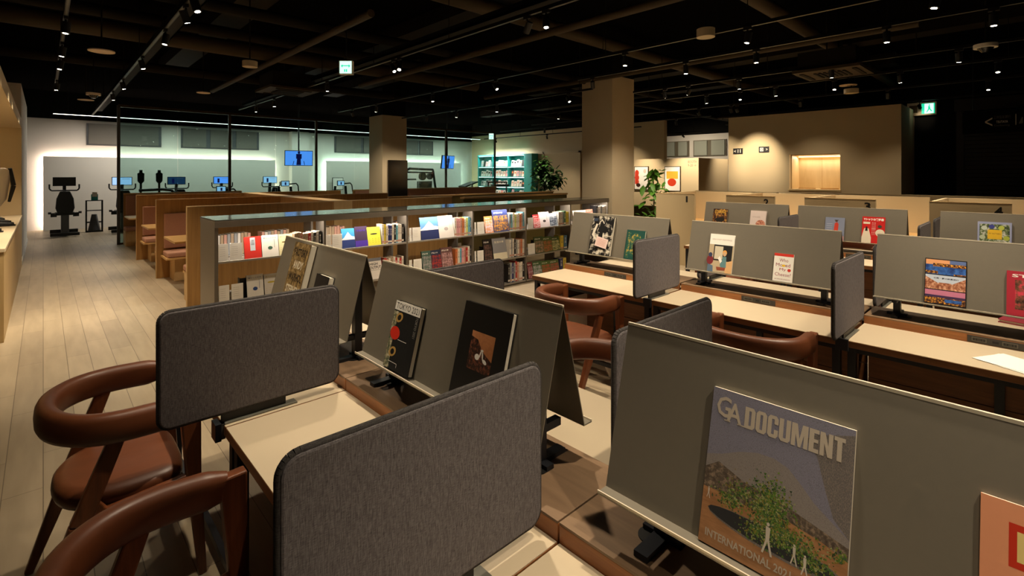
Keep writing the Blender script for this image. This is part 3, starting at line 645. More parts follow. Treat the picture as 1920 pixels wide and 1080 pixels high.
def A_orange(b, w, h):
    b.rect(0, 0, w, h, col((24, 24, 26))); b.ell(w*.62, h*.55, w*.16, h*.14, col((224, 120, 60)), -.0008); b.text('Food', w*.12, h*.2, w*.5, h*.12, 'paper', -.001, .02)
def A_tokyo(b, w, h):
    k = col((16, 18, 18)); b.rect(0, 0, w, h, k); b.rect(0, h*.86, w, h*.14, 'paper', -.0008); b.text('TOKYO 2021', w*.05, h*.885, w*.9, h*.09, k, -.0012)
    noisy('cover_street', (60, 80, 60), (210, 200, 170), 60, (120, 120, 90)); b.poly([(0, 0), (w*.22, 0), (w*.14, h*.5), (w*.2, h*.84), (0, h*.84)], 'cover_street', -.0007)
    b.ell(w*.2, h*.52, w*.19, h*.1, col((214, 44, 20)), -.0011)
    g = col((190, 150, 80))
    for z in (.76, .25): b.ell(w*.25, h*z, w*.14, h*.07, g, -.0010, rot=.4); b.ell(w*.25, h*z, w*.075, h*.042, k, -.0012, rot=.4)
    b.rect(w*.36, h*.44, w*.34, h*.008, 'paper', -.001); b.rect(w*.15, h*.1, w*.35, h*.008, 'paper', -.001); b.rect(w*.5, h*.05, w*.012, h*.055, 'paper', -.001)
    b.text('TOKYO 2021', w*.87, h*.55, w*.08, h*.3, col((160, 158, 150)), -.0014, 0, True)
    for i in range(7): b.rect(w*(.4+.06*i), h*.2, w*.006, h*.5, col((44, 48, 48)), -.0007)
def A_swan(b, w, h):
    k = col((13, 11, 10)); b.rect(0, 0, w, h, k)
    noisy('cover_swan_leaf', (28, 14, 10), (140, 84, 60), 70, (60, 34, 24)); noisy('cover_swan_sky', (170, 108, 66), (206, 140, 94), 9)
    x0, z0, ww, hh = w*.27, h*.38, w*.48, h*.36
    b.rect(x0, z0, ww, hh, 'cover_swan_sky', -.0007); b.poly([(x0, z0), (x0+ww, z0), (x0+ww, z0+hh*.35), (x0+ww*.55, z0+hh*.55), (x0+ww*.3, z0+hh*.8), (x0, z0+hh*.85)], 'cover_swan_leaf', -.0009)
    wt = 'paper'
    b.ell(x0+ww*.38, z0+hh*.36, ww*.1, hh*.08, wt, -.0012); b.ell(x0+ww*.72, z0+hh*.3, ww*.1, hh*.05, wt, -.0012, rot=-.4)
    b.ell(x0+ww*.5, z0+hh*.46, ww*.025, hh*.12, wt, -.0012, rot=-.3); b.ell(x0+ww*.6, z0+hh*.44, ww*.025, hh*.13, wt, -.0012, rot=.25); b.ell(x0+ww*.55, z0+hh*.56, ww*.06, hh*.025, wt, -.0013)
def block(b, word, x, z, ww, hh, m, y):
    """heavy condensed capitals, built as plain shapes"""
    G = {'D': (1, [[(0, 0), (.4, 0), (.4, 1), (0, 1)], [(.4, .84), (.62, .84), (.8, 1), (.4, 1)], [(.4, 0), (.8, 0), (.62, .16), (.4, .16)], [(.62, .16), (.8, 0), (1, .14), (1, .86), (.8, 1), (.62, .84)]]),
         'O': (1, [[(.2, 0), (.38, .16), (.38, .84), (.2, 1), (0, .87), (0, .13)], [(.8, 0), (1, .13), (1, .87), (.8, 1), (.62, .84), (.62, .16)], [(.2, 0), (.8, 0), (.62, .16), (.38, .16)], [(.38, .84), (.62, .84), (.8, 1), (.2, 1)]]),
         'C': (.96, [[(.2, 0), (.38, .16), (.38, .84), (.2, 1), (0, .87), (0, .13)], [(.2, 0), (.8, 0), (.62, .16), (.38, .16)], [(.38, .84), (.62, .84), (.8, 1), (.2, 1)], [(.62, .16), (.8, 0), (1, .13), (1, .38), (.62, .38)], [(.62, .62), (1, .62), (1, .87), (.8, 1), (.62, .84)]]),
         'U': (1, [[(0, .13), (.2, 0), (.38, .16), (.38, 1), (0, 1)], [(.62, .16), (.8, 0), (1, .13), (1, 1), (.62, 1)], [(.2, 0), (.8, 0), (.62, .16), (.38, .16)]]),
         'M': (1.4, [[(0, 0), (.25, 0), (.25, 1), (0, 1)], [(.75, 0), (1, 0), (1, 1), (.75, 1)], [(.25, .55), (.42, 0), (.5, 0), (.5, .36), (.34, 1), (.25, 1)], [(.5, 0), (.58, 0), (.75, .55), (.75, 1), (.66, 1), (.5, .36)]]),
         'E': (.8, [[(0, 0), (.5, 0), (.5, 1), (0, 1)], [(.5, 0), (1, 0), (1, .17), (.5, .17)], [(.5, .83), (1, .83), (1, 1), (.5, 1)], [(.5, .43), (.94, .43), (.94, .58), (.5, .58)]]),
         'N': (1.02, [[(0, 0), (.34, 0), (.34, 1), (0, 1)], [(.66, 0), (1, 0), (1, 1), (.66, 1)], [(.34, .55), (.62, 0), (.66, 0), (.66, .45), (.38, 1), (.34, 1)]]),
         'T': (.86, [[(.28, 0), (.72, 0), (.72, .83), (.28, .83)], [(0, .83), (1, .83), (1, 1), (0, 1)]])}
    tot = sum(G[c][0] for c in word)+.09*(len(word)-1); k = ww/tot; cx = x
    for c in word:
        for pl in G[c][1]: b.poly([(cx+a*G[c][0]*k, z+d*hh) for a, d in pl], m, y)
        cx += (G[c][0]+.09)*k
def A_ga(b, w, h):
    noisy('cover_ga_sky', (112, 110, 120), (134, 132, 150), 420, vor=True); noisy('cover_ga_hill', (78, 66, 58), (146, 126, 108), 110, (100, 88, 76)); noisy('cover_ga_ground', (152, 108, 72), (176, 128, 88), 14, stretch=(1, 1, 6)); noisy('cover_ga_mesh', (140, 130, 120), (104, 98, 98), 330, vor=True, stretch=(1.6, 1, .6))
    b.rect(0, 0, w, h, 'cover_ga_sky', -.0003)
    hill = [(0, h*.50), (w*.08, h*.545), (w*.12, h*.53), (w*.25, h*.475), (w*.32, h*.545), (w*.45, h*.61), (w*.52, h*.58), (w*.6, h*.5), (w*.75, h*.44), (w, h*.35), (w, .2*h), (0, .2*h)]
    b.poly([(w, h*.4), (w*.9, h*.48), (w*.84, h*.62), (w*.78, h*.78), (w*.70, h*.86), (w*.74, h*.9), (w, h*.97)], 'cover_ga_mesh', -.0004)
    noisy('cover_ga_haze', (122, 115, 114), (144, 136, 132), 420, vor=True)
    b.poly([(0, h*.55), (w*.12, h*.585), (w*.25, h*.64), (w*.38, h*.675), (w*.5, h*.68), (w*.6, h*.655), (w*.68, h*.6), (w*.78, h*.52), (w, h*.4), (w, h*.3), (0, h*.4)], 'cover_ga_haze', -.0005)
    b.poly([(0, h*.47), (w*.1, h*.53), (w*.3, h*.47), (w*.55, h*.45), (w*.8, h*.40), (w, h*.36), (w, h*.2), (0, h*.2)], 'cover_ga_hill', -.0006)
    b.poly([(0, 0), (w, 0), (w, h*.29), (w*.85, h*.33), (w*.62, h*.36), (w*.4, h*.33), (w*.18, h*.345), (0, h*.345)], 'cover_ga_ground', -.0007)
    b.ell(w*.52, h*.20, w*.47, h*.065, 'cover_ga_mesh', -.0009, rot=-.06); dk = col((42, 44, 48)); b.ell(w*.50, h*.205, w*.45, h*.055, dk, -.001, rot=-.06)
    rr = random.Random(3); gs = [col(c) for c in ((66, 104, 38), (86, 120, 44), (112, 138, 58), (44, 66, 36), (132, 122, 50), (70, 96, 66), (156, 160, 110))]
    for cx, cz, sx, sz, n in ((.5, .38, .14, .14, 1300), (.62, .26, .22, .08, 700), (.22, .33, .1, .05, 220), (.8, .2, .12, .06, 260), (.42, .22, .12, .05, 220), (.3, .40, .12, .05, 140), (.95, .3, .06, .04, 60)):
        for i in range(n):
            x = w*(cx+rr.gauss(0, sx*.5)); z = h*(cz+rr.gauss(0, sz*.5)); s = w*rr.uniform(.005, .012)
            if not (s < x < w-s and z > h*.05): continue
            a = rr.random()*6; b.add([(x+s*math.cos(a+k*2.1), (-.0011-.0003*rr.random())*b.ky, z+s*math.sin(a+k*2.1)) for k in range(3)], [(0, 1, 2)], rr.choice(gs))
    wt = col((206, 196, 182))
    for x, z, s in ((.5, .12, .18), (.68, .14, .11), (.75, .11, .11), (.045, .28, .07)):
        X, Z, S = w*x, h*z, h*s
        b.ell(X, Z+S*.95, S*.05, S*.06, wt, -.0016); b.poly([(X-S*.07, Z+S*.88), (X+S*.08, Z+S*.86), (X+S*.07, Z+S*.45), (X-S*.05, Z+S*.45)], wt, -.0016)
        b.poly([(X-S*.04, Z+S*.47), (X+S*.03, Z+S*.47), (X-S*.1, Z+.0), (X-S*.16, Z+.02*S)], wt, -.0017); b.poly([(X+S*.0, Z+S*.47), (X+S*.07, Z+S*.47), (X+S*.2, Z), (X+S*.13, Z-.01*S)], wt, -.0017)
    t = col((188, 176, 160)); tx = 'cover'
    # GA with slab serifs
    b.text('G', w*.04, h*.82, w*.115, h*.135, t, -.0015, .015); b.text('A', w*.125, h*.80, w*.12, h*.13, t, -.0016, .015)
    for x, z, l in ((.112, .868, .05), (.108, .80, .05), (.212, .80, .06)): b.rect(w*x, h*z, w*l, h*.008, t, -.0016)
    block(b, 'DOCUMENT', w*.265, h*.80, w*.68, h*.135, t, -.0018)
    b.text('INTERNATIONAL 2021', w*.05, h*.05, w*.62, h*.048, t, -.0015, .02)
def A_to(b, w, h):
    b.rect(0, 0, w, h, col((222, 150, 112))); r = col((196, 50, 26)); b.rect(w*.14, h*.68, w*.8, h*.22, r, -.0007); b.rect(w*.18, h*.715, w*.72, h*.15, col((228, 204, 130)), -.0009)
    b.text('TOKYO', w*.22, h*.745, w*.62, h*.09, col((18, 14, 12)), -.0012, .04); b.ell(w*.5, h*.36, w*.36, h*.31, r, -.0006); b.ell(w*.55, h*.3, w*.2, h*.2, col((232, 170, 70)), -.0008)
def A_bw(b, w, h):
    noisy('cover_bw', (8, 8, 10), (214, 206, 190), 15, (14, 14, 16)); b.rect(0, 0, w, h, 'cover_bw'); k = col((12, 12, 14)); p = col((220, 212, 196))
    b.rect(w*.05, h*.86, w*.2, h*.08, col((50, 60, 78)), -.0007); b.poly([(w*.3, h*.6), (w*.45, h*.9), (w*.62, h*.8), (w*.5, h*.55)], k, -.0008); b.poly([(w*.30, h*.78), (w*.44, h*.93), (w*.58, h*.82), (w*.56, h*.80), (w*.44, h*.89), (w*.32, h*.77)], p, -.0009)
    b.ell(w*.62, h*.66, w*.16, h*.09, k, -.0010); b.poly([(w*.05, h*.5), (w*.2, h*.8), (w*.28, h*.78), (w*.16, h*.5), (w*.4, h*.35), (w*.36, h*.3)], p, -.0009); b.rect(w*.36, h*.34, w*.2, h*.22, k, -.0011)
def A_green(b, w, h):
    noisy('cover_gold', (24, 74, 64), (176, 152, 70), 34, (40, 90, 70)); b.rect(0, 0, w, h, col((20, 70, 62))); b.rect(w*.1, h*.05, w*.14, h*.86, 'cover_gold', -.0007); b.ell(w*.55, h*.6, w*.3, h*.3, 'cover_gold', -.0008); b.ell(w*.6, h*.5, w*.2, h*.2, col((20, 70, 62)), -.0009); b.ell(w*.5, h*.25, w*.25, h*.14, 'cover_gold', -.0008)
def A_reader(b, w, h):
    b.rect(0, 0, w, h, 'paper'); b.text('NEW POET DRAWINGS', w*.1, h*.84, w*.8, h*.035, col((170, 150, 140)), -.001)
    b.rect(0, 0, w, h*.72, col((186, 168, 138)), -.0007); b.rect(w*.2, h*.3, w*.75, h*.42, col((28, 26, 26)), -.0008); b.rect(w*.24, h*.34, w*.34, h*.34, col((206, 196, 172)), -.0009)
    b.ell(w*.66, h*.52, w*.09, h*.07, col((222, 160, 80)), -.0011); b.ell(w*.66, h*.49, w*.07, h*.06, col((206, 168, 130)), -.0012); b.poly([(w*.55, h*.12), (w*.5, h*.2), (w*.6, h*.42), (w*.74, h*.42), (w*.76, h*.14)], col((96, 134, 138)), -.0013)
    b.poly([(w*.36, h*.14), (w*.4, h*.05), (w*.72, h*.06), (w*.74, h*.14)], col((140, 70, 50)), -.0014); b.poly([(w*.72, 0), (w*.74, h*.28), (w, h*.34), (w, 0)], col((214, 170, 120)), -.0012)
    b.poly([(w*.4, h*.36), (w*.47, h*.43), (w*.58, h*.3), (w*.52, h*.24)], 'paper', -.0015); b.ell(w*.08, h*.3, w*.14, h*.12, col((120, 40, 46)), -.0011); b.ell(w*.08, h*.44, w*.08, h*.06, col((50, 60, 90)), -.0012); b.poly([(0, 0), (0, h*.2), (w*.22, h*.16), (w*.24, 0)], col((90, 110, 130)), -.0010)
def A_cheese(b, w, h):
    b.rect(0, 0, w, h, 'paper'); r = col((206, 54, 40)); m = col((140, 30, 60)); b.rect(0, h*.9, w, h*.1, r, -.0007)
    for s, z, x, ww in (('Who', .70, .28, .46), ('Moved', .53, .12, .74), ('My', .36, .32, .34), ('Cheese?', .19, .1, .82)): b.text(s, w*x, h*z, w*ww, h*.12, m, -.001)
    b.ell(w*.52, h*.57, w*.09, h*.04, col((236, 190, 40)), -.0013); b.ell(w*.82, h*.42, w*.09, h*.055, r, -.0012); b.text('DR SPENCER JOHNSON', w*.1, h*.05, w*.8, h*.05, m, -.001)
def A_city(b, w, h):
    b.rect(0, 0, w, h, col((14, 14, 20)))
    noisy('cover_city_sea', (24, 50, 110), (60, 110, 190), 30); noisy('cover_city_lights', (30, 22, 30), (240, 170, 60), 90, (90, 50, 30)); noisy('cover_palace', (120, 60, 40), (220, 170, 140), 60, (170, 110, 80)); 
    b.rect(w*.02, h*.66, w*.96, h*.32, 'cover_city_sea', -.0006); b.rect(w*.02, h*.87, w*.96, h*.11, col((226, 160, 110)), -.0007); b.rect(w*.6, h*.9, w*.38, h*.08, col((90, 110, 160)), -.0008)
    b.rect(w*.2, h*.83, w*.78, h*.07, 'cover_city_lights', -.0009); b.rect(w*.02, h*.67, w*.3, h*.06, 'cover_city_lights', -.0009); b.rect(w*.7, h*.66, w*.28, h*.03, 'cover_city_lights', -.001)
    b.rect(w*.02, h*.33, w*.96, h*.31, col((196, 206, 222)), -.0006); b.poly([(w*.02, h*.33), (w*.02, h*.60), (w*.35, h*.46), (w*.35, h*.36), (w*.65, h*.36), (w*.65, h*.46), (w*.98, h*.6), (w*.98, h*.33)], 'cover_palace', -.0007); b.rect(w*.35, h*.35, w*.3, h*.13, 'cover_palace', -.0008)
    b.text('世界・夢の絶景旅行', w*.22, h*.555, w*.6, h*.035, col((30, 34, 50)), -.001, .02)
    b.rect(w*.02, h*.02, w*.96, h*.29, col((60, 40, 80)), -.0006); b.rect(w*.02, h*.2, w*.96, h*.11, col((196, 120, 150)), -.0007); b.rect(w*.02, h*.02, w*.96, h*.13, 'cover_city_lights', -.0009); b.rect(w*.5, h*.06, w*.4, h*.07, 'cover_city_sea', -.001)
def A_star(b, w, h):
    b.rect(0, 0, w, h, col((164, 34, 52))); b.text('STARS', w*.1, h*.86, w*.8, h*.07, 'paper', -.001, .02); noisy('cover_star', (40, 20, 20), (206, 60, 80), 22, (110, 70, 50)); b.rect(w*.16, h*.14, w*.68, h*.66, 'cover_star', -.0008); b.text('TIMES', w*.35, h*.05, w*.3, h*.03, 'paper', -.001)
def A_colange(b, w, h):
    noisy('cover_food', (20, 16, 14), (200, 150, 70), 26, (90, 50, 30)); b.rect(0, 0, w, h, 'cover_food'); b.text('COLANGE', w*.1, h*.8, w*.8, h*.15, col((206, 160, 60)), -.001, .03); b.ell(w*.5, h*.5, w*.34, h*.1, col((24, 20, 18)), -.0009)
def A_bouquet(b, w, h):
    b.rect(0, 0, w, h, col((216, 200, 196))); b.text('A LIFE WITH FLOWERS', w*.12, h*.7, w*.5, h*.04, col((150, 130, 130)), -.001); noisy('cover_bouquet', (90, 60, 40), (230, 190, 160), 60, (190, 110, 90)); b.ell(w*.68, h*.4, w*.3, h*.2, 'cover_bouquet', -.0008)
def A_blue(b, w, h):
    b.rect(0, 0, w, h, col((128, 136, 160))); r = col((200, 60, 40)); b.poly([(w*.45, h*.3), (w*.5, h*.75), (w*.62, h*.8), (w*.7, h*.72), (w*.68, h*.3)], r, -.0008); b.ell(w*.58, h*.85, w*.07, h*.045, col((90, 60, 50)), -.0009); b.rect(w*.48, h*.88, w*.22, h*.02, col((40, 36, 36)), -.001); b.rect(0, 0, w, h*.2, col((190, 140, 140)), -.0007)
    for i in range(4): b.rect(w*.08, h*(.7-.09*i), w*.3, h*.02, col((170, 176, 196)), -.0009)
def A_tee(b, w, h):
    b.rect(0, 0, w, h, col((196, 26, 22))); b.text('Tシャツの教科書', w*.06, h*.85, w*.88, h*.1, 'paper', -.001, .04); p = col((226, 214, 192))
    b.poly([(0, 0), (0, h*.2), (w*.1, h*.55), (w*.3, h*.55), (w*.42, h*.2), (w*.42, 0)], p, -.0007); b.poly([(w*.14, h*.45), (w*.18, h*.62), (w*.24, h*.62), (w*.26, h*.45)], col((24, 22, 22)), -.0009); b.rect(w*.05, h*.72, w*.3, h*.08, p, -.0008)
    for k in (0, 1, 2): b.text('大人の着こなし', w*(.44+.06*k), h*.3, w*.035, h*.5, 'paper', -.001, .0, True)
    b.ell(w*.78, h*.64, w*.09, h*.06, col((60, 60, 50)), -.0009); b.ell(w*.8, h*.4, w*.2, h*.14, p, -.0008)
def A_pattern(b, w, h):
    noisy('cover_motley', (30, 34, 40), (200, 200, 190), 30, (90, 110, 60)); b.rect(0, 0, w, h, col((150, 156, 190))); b.rect(w*.06, h*.05, w*.88, h*.88, 'cover_motley', -.0007)
    for x, z, c in ((.42, .85, (60, 64, 140)), (.7, .82, (180, 190, 80)), (.2, .8, (190, 200, 190)), (.85, .5, (170, 180, 70)), (.15, .5, (180, 190, 160)), (.2, .2, (150, 160, 80))): b.ell(w*x, h*z, w*.09, h*.07, col(c), -.0009)
    b.rect(w*.3, h*.45, w*.42, h*.3, col((224, 180, 40)), -.001); b.text('MY PATTERN', w*.34, h*.6, w*.34, h*.05, col((120, 70, 30)), -.0012)
DB = [(0, 552, .225, .372, .036, 'F', (60, 44, 24), 'thick brown artist book with big capital lettering on the far display stand', A_factory),
      (0, 601, .15, .245, .03, 'o', (24, 24, 26), 'small dark book with orange dot peeking over the left fabric screen', A_orange),
      (0, 748, .18, .252, .022, 't', (16, 18, 18), 'black book TOKYO 2021 with white band and red balloon', A_tokyo),
      (0, 869, .235, .328, .02, 's', (13, 11, 10), 'large black photo book with square picture of two white swans', A_swan),
      (0, 1333, .258, .302, .009, 'g', (96, 92, 96), 'large architecture magazine with domed landscape and trees, nearest the camera', A_ga),
      (0, 1838, .22, .27, .006, 'r', (222, 150, 112), 'orange paperback with boxed title at the right bottom corner', A_to),
      (1, 1112, .24, .36, .03, 'b', (14, 14, 16), 'tall black and white collage photo book with a pinned card', A_bw),
      (1, 1177, .185, .26, .02, 'n', (20, 70, 62), 'dark green book with gold ornament half behind a fabric screen', A_green),
      (1, 1332, .188, .292, .012, 'w', (232, 226, 214), 'white book with drawing of a seated reader', A_reader),
      (1, 1454, .125, .195, .012, 'c', (232, 226, 214), 'small white book asking who moved the cheese, red band on top', A_cheese),
      (1, 1735, .183, .262, .012, 'v', (14, 14, 20), 'book with three stacked city views on the right display stand', A_city),
      (1, 1888, .20, .235, .02, 'a', (164, 34, 52), 'red hardback with white capitals at the right edge', A_star),
      (2, 1338, .19, .29, .015, 'l', (40, 30, 24), 'dark food magazine on the farthest left display stand', A_colange),
      (2, 1408, .19, .29, .022, 'q', (216, 200, 196), 'pale pink book with bouquet on the farthest left display stand', A_bouquet),
      (2, 1548, .19, .26, .01, 'u', (128, 136, 160), 'grey-blue book with a figure in red', A_blue),
      (2, 1617, .205, .29, .01, 'e', (196, 26, 22), 'red magazine with white Japanese title on T-shirts', A_tee),
      (2, 1833, .235, .30, .012, 'p', (150, 156, 190), 'colourful patterned book with yellow centre label at the far right', A_pattern)]
for r, px, wd, hh, th, k, cc, lb, art_ in DB:
    t = book('book', wd, hh, th, col(cc), lb, art_, soft=(k in 'gr')); on_board(t, r, px, th)
    t['category'] = 'magazine' if k in 'gle' else 'book'
# card pinned to the collage book
y = Yat(1123, 3.78); t = book('book', .001, .001, .001, 'paper', '') if False else None
cd = MB().box(0, .13, -.001, 0, 0, .09, col((232, 206, 198)))
for i in range(5): cd.rect(.02, .018+i*.013, .09, .002, col((206, 120, 110)), -.0016)
cd = cd.build('note_card', loc=(RXS[1]-HW*.79-.042, Yat(1118, 3.77), .985), rot=(-AL, .18, -PI/2)); tag(cd, 'pale pink note card clipped to the black and white photo book', 'card')
# papers and red wallet on the middle row
pp = thing('paper_sheets', 'white paper sheets lying on the middle desk at the right edge', 'paper', (3.42, .06, .7245), -.5)
MB().box(-.1, .12, -.15, .15, 0, .0015, 'paper').build('sheet', pp); MB().box(-.09, .11, -.16, .14, .0015, .003, 'paper').build('sheet', pp, rot=(0, 0, .12))
wl = thing('notebook', 'dark red notebook lying on the far side worktop of the middle row', 'notebook', (4.42, .08, .7245), -.2)
MB().box(-.09, .09, -.06, .09, 0, .004, col((150, 40, 58))).box(-.09, .09, -.06, .09, .016, .02, col((150, 40, 58))).build('cover', wl); MB().box(-.085, .085, -.055, .085, .004, .016, 'pages').build('pages', wl)
# ------------------------------------------------------------------ bookcase
BY0, BY1 = 5.36, 5.94; UX = [1.2, 2.24, 3.27, 4.31, 5.34, 6.38, 7.42]; SZ = [.81, .41, .04]
bc = thing('bookcase', 'long low double-sided grey bookcase with reflective top', 'bookcase', (0, 0, 0))
bc.location = (UX[0], BY0, 0)
def bb(name, x0, x1, y0, y1, z0, z1, m): return box(name, x0-UX[0], x1-UX[0], y0-BY0, y1-BY0, z0, z1, m, bc, .0015)
bb('top', UX[0]-.02, UX[-1]+.02, BY0-.01, BY1+.01, 1.195, 1.21, 'case_top'); bb('fascia', UX[0]-.02, UX[-1]+.02, BY0-.012, BY0+.008, 1.138, 1.2, 'case_steel'); bb('fascia', UX[0]-.02, UX[-1]+.02, BY1-.012, BY1+.012, 1.15, 1.2, 'case_steel')
for i, x in enumerate(UX):
    if i in (0, len(UX)-1): bb('end_panel', x-.02 if i == 0 else x-.01, x+.012, BY0, BY1, 0, 1.195, 'case_steel')
    else:
        bb('upright', x-.012, x+.012, BY0, BY0+.22, .05, 1.15, 'case_steel'); bb('upright', x-.012, x+.012, BY1-.22, BY1, .05, 1.15, 'case_steel')
for x0, x1 in zip(UX[:-1], UX[1:]):
    for z in SZ:
        bb('shelf', x0+.012, x1-.01, BY0, BY0+.24, z-.02, z, 'shelf_steel'); bb('shelf', x0+.012, x1-.01, BY1-.24, BY1, z-.02, z, 'shelf_steel')
    q = MB().box(x0+.03-UX[0], x1-.03-UX[0], .02, .03, 1.188, 1.194, 'warm_led').build('shelf_light', bc)  # strip hidden behind the fascia, added to brighten the books
bb('plinth', UX[0], UX[-1], BY0+.02, BY1-.02, 0, .03, 'case_steel')
for x in (2.0, 4.8):   # light of the unseen strips added under the top
    pass
for i, x in enumerate([(a+c)/2 for a, c in zip(UX[:-1], UX[1:])]):
    l = bpy.data.lights.new('shelf', 'AREA'); l.shape = 'RECTANGLE'; l.size = .9; l.size_y = .02; l.energy = 9; l.color = (1, .9, .78)
    lo = bpy.data.objects.new('lamp_light', l); C.objects.link(lo); lo.location = (x, BY0+.03, 1.183); lo.rotation_euler = (-.15, 0, 0)
TL = .20
def stand_card(px0, px1, sh, lab):
    x0, x1 = Xat(px0, BY0+.03), Xat(px1, BY0+.03); z = SZ[sh]+.001
    t = MB().box(0, x1-x0-.006, 0, .01, 0, .165, 'paper'); 
    for i in range(5): t.rect(.012, .05+i*.02, (x1-x0)*.5, .002, col((176, 168, 160)), -.001)
    o = t.build('blank_card', loc=(x0, BY0+.02, z), rot=(-.05, 0, 0)); tag(o, lab, 'divider card')
def face_book(px0, px1, sh, pytop, c, c2, lab, style=0):
    x0, x1 = Xat(px0, BY0+.03), Xat(px1, BY0+.03); wd = x1-x0-.004; zt = Zat((px0+px1)/2, pytop, Y=BY0+.07); hh = max(.12, (zt-SZ[sh])/math.cos(TL)-.002)
    b = MB().box(0, wd, .001, .011, .001, hh-.001, 'pages').box(0, wd, 0, .001, 0, hh, col(c)).box(0, wd, .011, .012, 0, hh, col(c)).box(0, .001, 0, .012, 0, hh, col(c)); m = col(c2)
    if style == 0: b.rect(0, 0, wd, hh*.3, m, -.0005); b.text('生活の本', wd*.15, hh*.75, wd*.7, hh*.1, m, -.0008, .02)
    elif style == 1: b.rect(wd*.35, hh*.35, wd*.3, hh*.6, m, -.0005); b.text('料理', wd*.4, hh*.6, wd*.2, hh*.25, 'outlet_grey', -.0008, 0, True)
    elif style == 2: nn = noisy('cover_photo', c, c2, 22+px0 % 17, tuple((u+v)//2 for u, v in zip(c, c2))); MATS[nn+str(px0)] = MATS[nn]; b.rect(wd*.04, hh*.04, wd*.92, hh*.70, nn+str(px0), -.0005); b.text('雑誌の本', wd*.1, hh*.82, wd*.6, hh*.08, 'paper', -.0008, .02)
    elif style == 3: b.text('HIGH', wd*.1, hh*.66, wd*.6, hh*.12, m, -.0008, .02); b.text('OUTPUT', wd*.08, hh*.48, wd*.86, hh*.14, m, -.0008, .02); b.rect(wd*.08, hh*.42, wd*.84, hh*.01, m, -.0008); b.rect(0, hh*.85, wd, hh*.15, col((110, 110, 116)), -.0006)
    elif style == 4: b.ell(wd*.5, hh*.4, wd*.14, hh*.08, m, -.0006); b.text('暮らしの手帖', wd*.1, hh*.84, wd*.8, hh*.06, m, -.0006); b.rect(wd*.75, hh*.4, wd*.02, hh*.4, m, -.0007)
    elif style == 5: b.ell(wd*.5, hh*.62, wd*.28, hh*.04, m, -.0006); [b.text('・・・・', wd*.12, hh*(.15+.1*k), wd*.75, hh*.02, m, -.0006) for k in range(3)]; b.text('まいにち', wd*.1, hh*.84, wd*.8, hh*.07, m, -.0007)
    elif style == 6: b.poly([(0, hh*.45), (wd*.2, hh*.55), (wd*.5, hh*.82), (wd*.75, hh*.6), (wd, hh*.55), (wd, hh*.4), (0, hh*.4)], 'paper', -.0006); b.rect(0, 0, wd, hh*.42, m, -.0007)
    o = b.build('book', loc=(x0, BY0+.012, SZ[sh]+.0015), rot=(-TL, 0, 0)); tag(o, lab, 'book', 'face-out books on the bookcase')
BN = ['first', 'second', 'third', 'fourth', 'fifth', 'sixth']; SN = ['top', 'middle', 'bottom']
for bay, sh, cards in ((0, 0, ((409, 429), (431, 455))), (0, 1, ((410, 431), (434, 457))), (1, 0, ((611, 621), (623, 642))), (2, 0, ((767, 772), (773, 789))), (2, 1, ((767, 773), (775, 791))), (3, 0, ((890, 893), (895, 908))), (3, 1, ((890, 893), (895, 907))), (4, 0, ((990, 1000),)), (4, 1, ((990, 1003),))):
    for k, (a, c) in enumerate(cards): stand_card(a, c, sh, 'white blank card standing in the %s bay from left, %s shelf, %s' % (BN[bay], SN[sh], 'narrow one' if k == 0 else 'wider one'))
